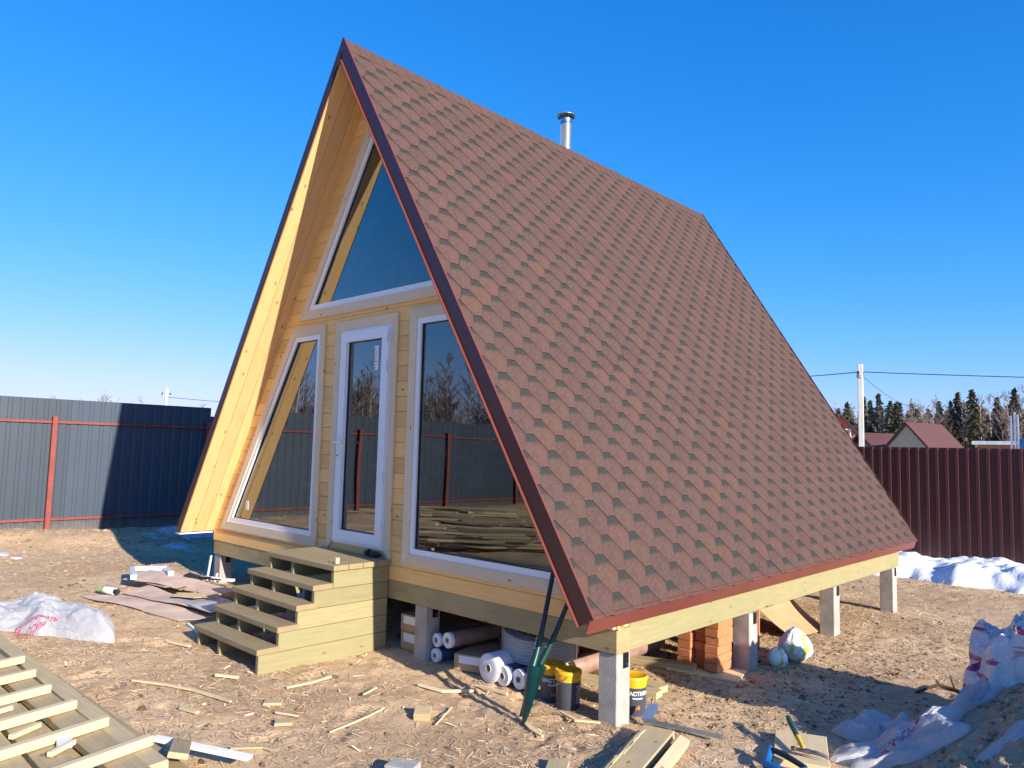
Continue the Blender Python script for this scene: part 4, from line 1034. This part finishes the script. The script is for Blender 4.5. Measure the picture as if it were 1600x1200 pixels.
def torus(b, R, r, z, n=44, m_=7): b.lathe([(R+r*math.cos(2*math.pi*q/m_), z+r*math.sin(2*math.pi*q/m_)) for q in range(m_)], n, 0, None, True)
for k in range(9):
    for lay in range(4):
        if 0 < k < 8 and lay in (1, 2): continue
        b = MB(); torus(b, .292-.024*lay, .0125, .0215*k); b.build('turn', M_['coil_grey'], coil, cM, True)
for k in range(5):
    a_ = k*2*math.pi/5+.3; c_, s_ = math.cos(a_), math.sin(a_); tv = Vector((-s_, c_, 0))*.012
    b = MB(); ri, ro, z0, z1 = .203, .3075, -.016, .19
    pts = [Vector((r_*c_, r_*s_, z_)) for r_, z_ in ((ri, z0), (ro, z0), (ro, z1), (ri, z1))]; pi_ = [Vector((r_*c_, r_*s_, z_)) for r_, z_ in ((ri+.002, z0+.002), (ro-.002, z0+.002), (ro-.002, z1-.002), (ri+.002, z1-.002))]
    V = [p-tv for p in pts]+[p+tv for p in pts]; b.add(V, [(q, (q+1) % 4, (q+1) % 4+4, q+4) for q in range(4)]); b.build('strap', M_['film_white'], coil, cM)
for k, (x, y, a, l) in enumerate(((2.35, 1.05, .12, .9), (2.30, 1.35, -.05, 1.0), (2.2, 1.75, .2, .9))):
    tag(board('plank', settle(x-.30, y, .03), settle(x+.40, y+a, .03), (0, 0, 1), .12, .05, M_['sawn_board'], None, .004), ('greenish plank lying under the floor behind the tubs, nearest of three', 'greenish plank lying under the floor behind the tubs, middle of three', 'greenish plank lying under the floor behind the tubs, farthest of three')[k], 'plank')

# ------------------------------------------------------------------ brick stack
bs = board('plank', settle(2.36, 1.98, .012), settle(2.93, 2.12, .012), (0, 0, 1), .34, .02, M_['batten_wood'], None, .003); tag(bs, 'thin board lying under the stack of bricks', 'board')
bme = chamfer_mesh('brick', .25, .12, .066, .004); zb = gh(2.6, 2.1)+.060; rb = random.Random(3); cnt = 0
bR = frame((0,0,0), (.18, 1, 0), (-1, .18, 0))
for r_ in range(6):
    for c_ in range(3):
        if r_ == 5 and c_ == 0: continue
        off = (.0, .055, -.015)[c_]+rb.uniform(-.012, .012); x = 2.475+.124*c_+rb.uniform(-.003, .003); y = 2.10+off+.02*c_*.6
        M = Matrix.Translation((x, y, zb+.068*r_)) @ Matrix.Rotation(math.pi/2+rb.uniform(-.04, .04), 4, 'Z')
        o = link('brick', bme, M_['brick_red'], None, M)
        tag(o, 'red brick in the stack beside the second pile, %s course, %s column' % (('bottom', 'second', 'third', 'fourth', 'fifth', 'top')[r_], ('left', 'middle', 'right')[c_]), 'brick', 'stacked red bricks')
rbag = sack('red_bag', (2.56, 2.95), .09, .44, M_['red_bag'], 'crumpled red bag behind the brick stack', 3.3, 'bag')
# green and white printed sacks
t = NT('green_white_sack'); t.setp(rough=.35); v = t.coord('Object'); nn = t.noise(v, 5.5, 3, .5, .6); t.color(t.mix(t.ramp(nn, [(.50, 0.0), (.56, 1.0)]), (.80,.82,.80), (.40,.62,.06))).bump(t.noise(v, 30, 4, .6), .4, .02)
sack('sack', (3.00, 2.98), .165, .31, M_['green_white_sack'], 'round white and green plastic sack right of the second pile, larger of two', 4.1, 'sack', crease=.3)
sack('sack', (2.98, 2.66), .10, .19, M_['green_white_sack'], 'round white and green plastic sack right of the second pile, smaller of two', 4.9, 'sack', crease=.3)
# leaning cardboard sheet
n = 10; V = []
for k in range(n):
    f = k/(n-1); zc = .02+.46*f; xo = 2.66-.42*f-.10*math.sin(f*math.pi)
    V += [(xo+.0, 3.72-.12*f, gh(2.6, 4)+zc), (xo+.10, 4.36-.10*f, gh(2.6, 4)+zc)]
b = MB(); b.add(V, [(2*k, 2*k+1, 2*k+3, 2*k+2) for k in range(n-1)]); b.add([(x+.004, y, z+.004) for x, y, z in V], [(2*k+2, 2*k+3, 2*k+1, 2*k) for k in range(n-1)]); tag(b.build('cardboard_sheet', M_['cardboard'], None, None, True), 'bent sheet of brown cardboard leaning under the floor beam', 'cardboard')
tag(board('lath', (2.62, 3.05, gh(2.6,3)), (2.60, 3.10, .44), (0, 1, 0), .03, .02, M_['brick_red']), 'thin reddish lath standing beside the second pile', 'lath')

# ------------------------------------------------------------------ scraps left of the steps
def sheet(name, corners, warp, mat, label, seed, cat='cardboard', T=.005, z=.0):
    rg = np.random.default_rng(seed); n1, n2 = 16, 8; P = [np.array(c_) for c_ in corners]; V = []
    ph = rg.uniform(0, 6)
    for i_ in range(n1):
        for j_ in range(n2):
            f, g_ = i_/(n1-1), j_/(n2-1); p = (P[0]*(1-f)+P[1]*f)*(1-g_)+(P[3]*(1-f)+P[2]*f)*g_
            e = .012*math.sin(f*9+seed)*(g_ in (0, 1) and 1 or 0); zz_ = gh(p[0], p[1])+z+warp*(.5+.5*math.sin(f*4.2+ph))*(.4+.6*g_)
            V.append((p[0], p[1]+e, zz_+.012))
    F = [(i_*n2+j_, (i_+1)*n2+j_, (i_+1)*n2+j_+1, i_*n2+j_+1) for i_ in range(n1-1) for j_ in range(n2-1)]
    b = MB(); b.add([(x, y, z_+T) for x, y, z_ in V], F); b.add(V, [tuple(reversed(f)) for f in F]); edge = [i_*n2 for i_ in range(n1)]+[(n1-1)*n2+j_ for j_ in range(1, n2)]+[i_*n2+n2-1 for i_ in range(n1-2, -1, -1)]+[j_ for j_ in range(n2-2, 0, -1)]
    N = len(V); b.f += [(edge[k]+N, edge[(k+1) % len(edge)]+N, edge[(k+1) % len(edge)], edge[k]) for k in range(len(edge))]; b.m += [0]*len(edge)
    o = b.build(name, mat); sharp(o, 40); return tag(o, label, cat)
G = M_['cardboard_grey']
sheet('cardboard_sheet', [(-2.80,-1.02), (-1.35,-.62), (-1.25,-.32), (-2.60,-.62)], .03, G, 'long pinkish cardboard sheet lying nearest the camera left of the steps', 3, z=.0)
sheet('cardboard_sheet', [(-2.60,-.72), (-1.45,-.40), (-1.40,-.15), (-2.70,-.40)], .035, G, 'torn cardboard sheet in the middle of the scrap heap left of the steps', 7, z=.045)
sheet('cardboard_sheet', [(-3.0,-.55), (-1.75,-.05), (-1.9,.22), (-3.3,-.15)], .03, G, 'upper pinkish cardboard sheet on the scrap heap left of the steps', 11, z=.085)
sheet('plastic_film', [(-1.95,-.45), (-1.15,-.42), (-1.05,-.10), (-1.8,-.12)], .06, M_['plastic_white'], 'crumpled grey film on the scrap heap beside the steps', 5, 'plastic film', z=.06)
rsx = random.Random(9)
WORDS = ('leftmost', 'second', 'third', 'fourth', 'fifth', 'sixth', 'seventh', 'eighth', 'ninth', 'rightmost')
xs_ = sorted(rsx.uniform(-2.95, -1.15) for _ in range(10))
for k in range(10):
    x = xs_[k]; y = -.55+.42*(x+2.9)/1.8+rsx.uniform(-.22, .25); a = rsx.uniform(-.5, 1.2); l = rsx.uniform(.16, .5)
    tag(board('cardboard_strip', settle(x, y, .075+rsx.uniform(0, .05)), settle(x+l*math.cos(a), y+l*math.sin(a), .08+rsx.uniform(0, .07)), (rsx.uniform(-.3,.3), rsx.uniform(-.3,.3), 1), rsx.uniform(.04, .10), .006, rsx.choice((G, M_['cardboard'], M_['paper_white'], M_['sawn_board']))), 'loose strip on the scrap heap left of the steps, %s of ten' % WORDS[k], 'scrap', 'loose strips on the scrap heap')
uf = empty('frame_offcut', (-3.2, -.25, gh(-3.2, -.25)), 'white U-shaped plastic frame offcut on the scrap heap', 'offcut')
zz = gh(-3.2, -.25)+.13
for a_, b_ in (((-3.45,-.30), (-2.80,-.52)), ((-3.45,-.30), (-3.20,-.02)), ((-3.20,-.02), (-2.80,-.12))): board('profile', (*a_, zz), (*b_, zz+.01), (0, 0, 1), .06, .05, M_['pvc_white'], uf)
bt = empty('foam_can', (-2.4, -.72, .2), 'white and green spray foam can lying on the cardboard', 'can')
zc = gh(-2.4, -.7)+.085; bM = frame((-2.55, -.76, zc), (0, 0, 1), (-.25, .97, 0)); 
b = MB(); b.lathe([(.001, .045), (.034, .045), (.036, .05), (.036, .27), (.030, .285), (.018, .29), (.001, .29)], 20); sharp(b.build('can_body', M_['paper_white'], bt, bM @ Matrix.Identity(4)))
b = MB(); b.lathe([(.0365, .20), (.0365, .262)], 20); b.build('green_band', M_['plastic_green'], bt, bM)
b = MB(); b.lathe([(.001, -.01), (.024, -.01), (.027, .0), (.027, .044), (.001, .044)], 16); sharp(b.build('cap', M_['black_rubber'], bt, bM))
fg = empty('foam_gun', (-2.45, .1, .25), 'black foam gun lying on top of the cardboard scraps', 'tool'); zg = gh(-2.45, .1)+.135
sharp(MB().tube([(-2.68, -.02, zg), (-2.62, .01, zg+.012), (-2.50, .07, zg+.005)], [.02, .038, .024], 10).build('adapter', M_['black_rubber'], fg), 60)
sharp(MB().tube([(-2.52, .06, zg), (-2.25, .20, zg)], [.012, .008], 8).build('barrel', M_['black_steel'], fg), 60)
sharp(MB().tube([(-2.48, .08, zg), (-2.50, .16, zg-.01), (-2.53, .22, zg-.02)], [.018, .017, .012], 8).build('grip', M_['black_rubber'], fg), 60)
tag(board('white_lath', (-2.75, .27, gh(-2.7, .3)+.02), (-2.80, .33, gh(-2.7, .3)+.32), (0, 1, 0), .025, .018, M_['pvc_white']), 'white lath standing upright before the left pile, taller of two', 'lath')
tag(board('white_lath', (-2.68, .33, gh(-2.7, .3)+.02), (-2.68, .36, gh(-2.7, .3)+.13), (0, 1, 0), .028, .018, M_['pvc_white']), 'white lath standing upright before the left pile, shorter of two', 'lath')
tag(board('white_lath', (-2.64, .18, gh(-2.7, .2)+.10), (-2.28, .36, gh(-2.4, .3)+.11), (0, 0, 1), .06, .03, M_['pvc_white']), 'white plastic strip lying at the foot of the left pile', 'lath')

# things on the platform
dl = empty('cordless_drill', (.30, .36, .786), 'black cordless drill lying on the platform by the door', 'drill')
sharp(MB().tube([(.20, .345, .818), (.23, .352, .820), (.25, .357, .820)], [.020, .030, .030], 12).build('battery', M_['black_rubber'], dl), 60)
sharp(MB().tube([(.285, .340, .815), (.33, .352, .815), (.365, .358, .815), (.385, .362, .815), (.41, .366, .815)], [.024, .027, .024, .015, .008], 12).build('body', M_['black_rubber'], dl), 60)
sharp(MB().tube([(.25, .355, .815), (.30, .345, .812)], [.014, .014], 8).build('grip', M_['handle_dark'], dl), 60)
MB().tube([(.33, .352, .79), (.335, .30, .787)], [.012, .010], 8).build('trigger_guard', M_['red_primer'], dl)
tag(board('wood_block', (.43, -.10, .787), (.43, -.10, .835), (1, 0, 0), .035, .03, M_['fresh_offcut']), 'little wood block standing on the front edge of the platform', 'block')
tag(board('wood_sliver', (.36, -.12, .790), (.41, -.09, .790), (0, 0, 1), .012, .006, M_['sawn_board']), 'dark sliver of wood beside the block on the platform', 'sliver')

# ------------------------------------------------------------------ snow
def snow(name, x0, x1, y0, y1, hf, label, n=90, m_=60, mat='snow'):
    X, Y = np.meshgrid(np.linspace(x0, x1, n), np.linspace(y0, y1, m_), indexing='ij'); h_ = hf(X, Y)
    co = np.stack([X, Y, gz(X, Y)*(np.hypot(X, Y) < 24)+np.where(h_ > 0, h_, -.06)], -1).reshape(-1, 3); i, j = np.meshgrid(np.arange(n-1), np.arange(m_-1), indexing='ij'); a = (i*m_+j).ravel()
    return tag(link(name, np_mesh(name, co, np.stack([a, a+m_, a+m_+1, a+1], -1)), M_[mat]), label, 'snow', None, 'stuff')
def hbank(x, y):
    e = 8.95+1.0*fbm(x*.6, x*0+2.0, 3)+.35*np.clip((1.2-x)/1.2, 0, 3)+.5*fbm(x*2.4, x*0+7, 2); f = np.clip((y-e)/.45, -1, 1)
    return np.where(f > 0, .24*np.clip(f, 0, 1)**.7*(1+1.3*fbm(x*1.6, y*1.6, 4))+.16*fbm(x*5, y*5, 5)+.03*np.clip(y-e, 0, 2), -.1)
snow('snow_bank', -1.5, 9.0, 7.6, 10.70, hbank, 'bank of melting snow along the foot of the brown fence', 200, 70)
def hp(cx, cy, rx, ry, s): return lambda x, y: .035*(1-((x-cx)/rx)**2-((y-cy)/ry)**2+5.0*fbm(x*3.5+s, y*3.5, 4))-.016
snow('snow_patch', -7.8, -6.3, .6, 3.2, hp(-7.1, 1.9, .75, 1.0, 3), 'thin bluish snow patch in the shade at the grey fence', mat='snow_dirty')
snow('snow_patch', -6.4, -4.9, .2, 1.8, hp(-5.6, 1.0, .5, .45, 8), 'small bluish snow patch in the cabin shadow', mat='snow_dirty')
snow('snow_patch', -6.6, -4.8, -1.6, -.2, hp(-5.8, -1.0, .40, .22, 13), 'grey remnant of snow on the lit ground at the left edge', mat='snow_dirty')

# pink print bands on the tall sack
# ------------------------------------------------------------------ beyond the fences
# utility poles and wires
def pole(x, y, h, label, r=.11):
    root = empty('utility_pole', (x, y, 0), label, 'utility pole')
    o = link('mast', chamfer_mesh('mast', h+.6, r*2, r*1.7, .02), M_['concrete_far'], root, frame((x, y, h/2-.3), (0, 0, 1), (1, .3, 0)))
    b = MB(); b.box((x-.05, y-.3, h-.55), (x+.05, y+.35, h-.45)); b.build('crossarm', M_['zinc_dull'], root)
    for s_ in (-.25, .28): MB().tube([(x, y+s_, h-.45), (x, y+s_, h-.30)], [.04, .05], 8).build('insulator', M_['black_rubber'], root)
    return root
def wire(p, q, sag, label, r=.022):
    p, q = Vector(p), Vector(q); P = [p.lerp(q, k/24)-Vector((0, 0, sag*4*(k/24)*(1-k/24))) for k in range(25)]
    return tag(MB().tube(P, r, 5).build('power_line', M_['wire_black']), label, 'wire')
pole(-4.24, 26.72, 5.45, 'pale concrete utility pole beyond the brown fence', .10)
wire((-4.2, 26.8, 5.15), (14, 32, 4.3), .12, 'power line running right from the concrete pole', .016)
wire((-4.3, 26.8, 5.15), (-30, 60, 9.0), .2, 'power line running from the concrete pole towards the cabin roof', .020)
wire((-4.2, 26.8, 5.0), (-12, 64, 6.2), .4, 'thin wire dropping from the pole towards the beige house', .010)
pole(-45.4, 16.4, 5.3, 'distant utility pole above the grey fence', .10)
wire((-45.3, 16.5, 4.7), (-41, 40, 4.6), .2, 'distant power line above the grey fence', .018)

# houses
def gable_house(name, c, yaw, wd, ln, eave, ridge, wall_m, roof_m, label, over=.3, windows=()):
    """gable end towards local -x; local y = ridge across, local x = ridge direction"""
    root = empty(name, (c[0], c[1], -.05), label, 'house'); M = Matrix.Translation((c[0], c[1], -.05)) @ Matrix.Rotation(yaw, 4, 'Z')
    MB().prism([(0, -wd/2, 0), (0, wd/2, 0), (0, wd/2, eave), (0, 0, ridge), (0, -wd/2, eave)], (ln, 0, 0)).build('wall', M_[wall_m], root, M)
    sl = (ridge-eave)/(wd/2)
    for s_ in (-1, 1):
        y1 = s_*(wd/2+over); z1 = eave-sl*over
        MB().prism([(-over, 0, ridge+.02), (-over, y1, z1+.02), (-over, y1, z1+.16), (-over, 0, ridge+.18)], (ln+2*over, 0, 0)).build('roof', M_[roof_m], root, M)
    for (y, z, w, h) in windows:
        wf = MB().box((-.05, y-w/2, z-h/2), (-.01, y+w/2, z+h/2)).build('window', M_['pvc_white'], root, M)
        MB().box((-.07, y-w/2+.08, z-h/2+.08), (-.052, y+w/2-.08, z+h/2-.08)).build('pane', M_['window_glass'], wf, M)
    return root
gable_house('beige_house', (-7.5, 44.4), 1.35, 5.2, 4.0, .95, 3.85, 'far_beige', 'far_roof', 'small beige house with brown roof beyond the brown fence', .15)
gable_house('orange_house', (-17.6, 62.3), 1.91, 5.4, 6, 2.0, 5.45, 'far_orange', 'far_roof', 'orange house with red roof half hidden behind the cabin roof', .22, ((-1.25, 3.15, .6, 1.3), (-.45, 3.5, .6, 1.6), (.45, 3.5, .6, 1.6)))
tag(MB().tube([(-16.3, 63.0, 2.5), (-16.3, 63.0, 5.4)], .16, 10).build('chimney_pipe', M_['concrete_far']), 'white flue pipe beside the orange house', 'chimney')
gable_house('log_cabin', (-11.3, 48.6), .95, 3.4, 2.6, 2.2, 3.35, 'far_log', 'far_roof', 'low log cabin with brown roof between the pole and the beige house', .4)
sh = empty('snowy_shed', (-.5, 37, 0), 'low shed with snow on its flat roof beyond the brown fence', 'shed')
MB().box((-2.1, 35.6, 0), (4.0, 38.5, 2.5)).build('wall', M_['far_log'], sh); MB().box((-2.3, 35.4, 2.52), (4.2, 38.7, 2.68)).build('snow_cover', M_['snow'], sh)
for k, (x, h) in enumerate(((1.645, 3.05), (1.735, 3.16), (1.805, 3.09))):
    tag(sharp(MB().tube([(x, 21.0, -.1), (x, 21.0, h)], .028, 8).build('metal_post', M_['zinc'])), ('thin bright metal post above the brown fence, leftmost of three', 'thin bright metal post above the brown fence, tallest of three', 'thin bright metal post above the brown fence, rightmost of three')[k], 'post', 'bright metal posts')
b = MB(); b.lathe([(.001, 2.02), (.28, 2.02), (.30, 2.05), (.29, 2.3), (.30, 2.33), (.26, 2.42), (.001, 2.42)], 20, 0, Matrix.Translation((2.02, 21.3, 0)))
bb = sharp(b.build('blue_barrel', M_['far_blue'])); tag(bb, 'blue barrel top above the brown fence beside the metal posts', 'barrel')
tag(MB().box((1.7, 21.1, -.1), (2.4, 21.9, 2.02)).build('barrel_stand', M_['far_log']), 'dark timber stand carrying the blue barrel', 'stand')

# trees: a few shapes, many copies
def conifer_mesh(name, h, r, seed, loose=0.0):
    rg = random.Random(seed); b = MB(); z = h*.10
    tr = MB().tube([(0, 0, -.4), (.05, 0, h*.5), (0, 0, h*.98)], [h*.014, h*.009, .02], 6)
    while z < h*.985:
        f = (z-h*.10)/(h*.90); rad = r*(1-f)**.85*(.75+.5*rg.random())*(1-loose*.5*(f < .3)); n = max(4, int(10*(1-f)+4))
        for k in range(n):
            a = rg.uniform(0, 6.283); l = rad*rg.uniform(.55, 1.1); dz = -l*rg.uniform(.15, .45)
            for q in range(4):
                t0 = (q+rg.random()*.8)/4; c = Vector((math.cos(a)*l*t0, math.sin(a)*l*t0, z+dz*t0)); s = (.26+.34*rg.random())*(1.1-.4*t0)*h/12
                u = Vector((rg.uniform(-1,1), rg.uniform(-1,1), rg.uniform(-.7,.5))).normalized()*s; w = u.orthogonal().normalized()*s*rg.uniform(.35, .7)
                b.add([c-u*.7, c+w, c+u, c-w], [(0, 1, 2, 3)])
        z += h*.030*(1.1-f*.4)
    return tr.mesh(name+'_trunk'), b.mesh(name)
def bare_mesh(name, h, seed, spread=.22, twig=.026, nb=34, nt=6):
    rg = random.Random(seed); tr = MB(); b = MB(); lean = Vector((rg.uniform(-.05,.05), rg.uniform(-.05,.05), 1))
    tr.tube([(0,0,-.4), lean*h*.5, lean*h*.97], [h*.011, h*.007, .015], 5)
    for k in range(nb):
        f = rg.uniform(.12 if nb < 30 else .25, .97); p = lean*h*f; a = rg.uniform(0, 6.283); l = h*spread*(1.15-f)*rg.uniform(.6, 1.2)+.3; d = Vector((math.cos(a)*.7, math.sin(a)*.7, rg.uniform(.5, 1.1))).normalized()
        e = p+d*l; b.tube([p, p+d*l*.5, e+Vector((0,0,.1*l))], [twig*1.6, twig, twig*.4], 3, 0, False)
        for q in range(nt):
            g = rg.uniform(.25, 1); s = p+d*l*g; d2 = (d+Vector((rg.uniform(-1,1), rg.uniform(-1,1), rg.uniform(-.2,.9)))*.7).normalized(); l2 = l*rg.uniform(.2,.45)
            b.tube([s, s+d2*l2], [twig*.8, twig*.3], 3, 0, False)
            for w in range(2):
                s2 = s+d2*l2*rg.uniform(.3,.9); d3 = (d2+Vector((rg.uniform(-1,1), rg.uniform(-1,1), rg.uniform(-.3,.8)))*.8).normalized(); b.tube([s2, s2+d3*l2*.6], [twig*.5, twig*.2], 3, 0, False)
    return tr.mesh(name+'_trunk'), b.mesh(name)
KIND = {}
for k in range(3): KIND['spruce', k] = conifer_mesh('crown', 12, 3.3, 40+k)+('spruce_needles', 'bark_dark')
for k in range(2): KIND['pine', k] = conifer_mesh('crown', 11, 3.4, 60+k, 1.0)+('pine_needles', 'bark_dark')
for k in range(3): KIND['birch', k] = bare_mesh('crown', 12, 80+k)+('twigs', 'bark_birch')
for k in range(2): KIND['alder', k] = bare_mesh('crown', 10, 90+k, .30, .022)+('twigs', 'bark_dark')
for k in range(3): KIND['scrub', k] = bare_mesh('crown', 10, 120+k, .30, .040, 22, 3)+('twigs', 'bark_dark')
def tree(kind, v_, x, y, s, rz, label, group):
    tm, cm, cmat, tmat = KIND[kind, v_]; root = empty(kind+'_tree', (x, y, -.1), label, 'tree', group); root.rotation_euler = (0, 0, rz); root.scale = (s*random.uniform(.85, 1.1),)*2+(s,)
    for nm, me, mt in (('trunk', tm, tmat), ('crown', cm, cmat)):
        o = bpy.data.objects.new(nm, me); COL.objects.link(o); o.parent = root
        if not me.materials: me.materials.append(M_[mt])
def polar(px, r):                                            # bearing of a column seen from the yard
    az = YAW+math.atan((px-800)/1157.4); return CAM_POS[0]+r*math.sin(az), CAM_POS[1]+r*math.cos(az)
rt = random.Random(17)
spots = []
for px, top, kd in ((1302,640,'pine'), (1312,636,'pine'), (1325,628,'spruce'), (1333,632,'birch'), (1352,618,'pine'), (1362,628,'spruce'), (1375,613,'spruce'), (1384,634,'birch'), (1393,624,'pine'), (1402,628,'spruce'), (1412,634,'alder'), (1422,622,'birch'), (1433,634,'alder'), (1442,630,'birch'), (1450,636,'alder'), (1458,622,'birch'), (1467,616,'birch'), (1476,632,'alder'), (1488,626,'spruce'), (1499,610,'spruce'), (1508,624,'birch'), (1517,634,'alder'), (1522,606,'pine'), (1533,614,'birch'), (1541,628,'alder'), (1552,616,'birch'), (1561,618,'spruce'), (1571,618,'alder'), (1580,610,'birch'), (1588,606,'spruce'), (1597,602,'birch'), (1606,600,'birch'), (1618,606,'spruce'), (1630,610,'pine')):
    spots.append((px, top, kd))
order = sorted(spots); ORD = ('first', 'second', 'third', 'fourth', 'fifth', 'sixth', 'seventh', 'eighth', 'ninth', 'tenth', 'eleventh', 'twelfth', 'thirteenth'); cnt_ = {}; names_ = {'spruce': 'dark spruce', 'pine': 'green pine', 'birch': 'bare pale birch', 'alder': 'bare brown alder'}
for i_, (px, top, kd) in enumerate(order):
    cnt_[kd] = cnt_.get(kd, 0)+1; r = rt.uniform(100, 122); x, y = polar(px, r); hz = 702.3+(px-797.5)*.025; ht = 1.768+(hz-top)/1157.4*r*math.cos(math.atan((px-800)/1157.4))+.1
    base = {'spruce': 12, 'pine': 11, 'birch': 12, 'alder': 10}[kd]; v_ = rt.randrange({'spruce': 3, 'pine': 2, 'birch': 3, 'alder': 2}[kd])
    tree(kd, v_, x, y, ht/base, rt.uniform(0, 6.28), names_[kd]+' beyond the brown fence, %s of its kind from the cabin roof' % ORD[cnt_[kd]-1], 'trees beyond the brown fence, '+kd)
# the wood behind them, one mass
def wood_mass(name, spots_, label, kinds):
    co_, q_, base = [], [], 0
    bb = {}
    for kd, v_ in kinds:
        for idx in (0, 1):
            me = KIND[kd, v_][idx]; V = np.empty(len(me.vertices)*3, np.float32); me.vertices.foreach_get('co', V); F = [tuple(p.vertices) for p in me.polygons if len(p.vertices) == 4]; bb[kd, v_, idx] = (V.reshape(-1, 3), np.array(F))
    res = {}
    for (x, y, s, a, key) in spots_:
        for idx in (0, 1):
            V, F = bb[key+(idx,)]; mt = KIND[key][3-idx]
            c, sn = math.cos(a), math.sin(a); P = np.stack([(V[:,0]*c-V[:,1]*sn)*s+x, (V[:,0]*sn+V[:,1]*c)*s+y, V[:,2]*s-.1], -1)
            L = res.setdefault(mt, [[], [], 0]); L[0].append(P); L[1].append(F+L[2]); L[2] += len(P)
    V = np.concatenate([np.concatenate(L[0]) for L in res.values()]); F = []; mi = []; off = 0
    for k, (mt, L) in enumerate(res.items()): f = np.concatenate(L[1])+off; F.append(f); mi += [k]*len(f); off += L[2]
    me = np_mesh(name, V, np.concatenate(F), False); me.polygons.foreach_set('material_index', np.array(mi, np.int32))
    for mt in res: me.materials.append(M_[mt])
    return tag(link(name, me), label, 'wood', None, 'stuff')
sp_ = []
KS = [('spruce', 0), ('scrub', 0), ('scrub', 1), ('scrub', 2), ('birch', 1), ('pine', 0), ('scrub', 0), ('scrub', 1), ('scrub', 2)]
for k in range(460):
    px = rt.uniform(1285, 1660); r = rt.uniform(112, 165); x, y = polar(px, r); key = rt.choice(KS); sp_.append((x, y, rt.uniform(.62, .92)*r/130, rt.uniform(0, 6), key))
wood_mass('distant_wood', sp_, 'mixed wood of bare birches and conifers on the right horizon', sorted(set(KS)))
sp_ = []
for k in range(45):
    px = rt.uniform(-40, 420); r = rt.uniform(135, 190); x, y = polar(px, r); key = rt.choice([('birch', 0), ('alder', 0), ('alder', 1), ('birch', 1)]); sp_.append((x, y, rt.uniform(.62, .92), rt.uniform(0, 6), key))
wood_mass('distant_wood', sp_, 'line of bare treetops just above the grey fence', [('birch', 0), ('alder', 0), ('alder', 1), ('birch', 1)])
sp_ = []
for k in range(260):
    a_ = rt.uniform(-2.7, -1.8); r = rt.uniform(70, 100); x, y = r*math.sin(a_), r*math.cos(a_); key = rt.choice([('scrub', 0), ('scrub', 1), ('scrub', 2), ('birch', 2)]); sp_.append((x, y, rt.uniform(.7, 1.1), rt.uniform(0, 6), key))
wood_mass('distant_wood', sp_, 'brown bare wood mirrored in the window panes', [('scrub', 0), ('scrub', 1), ('scrub', 2), ('birch', 2)])
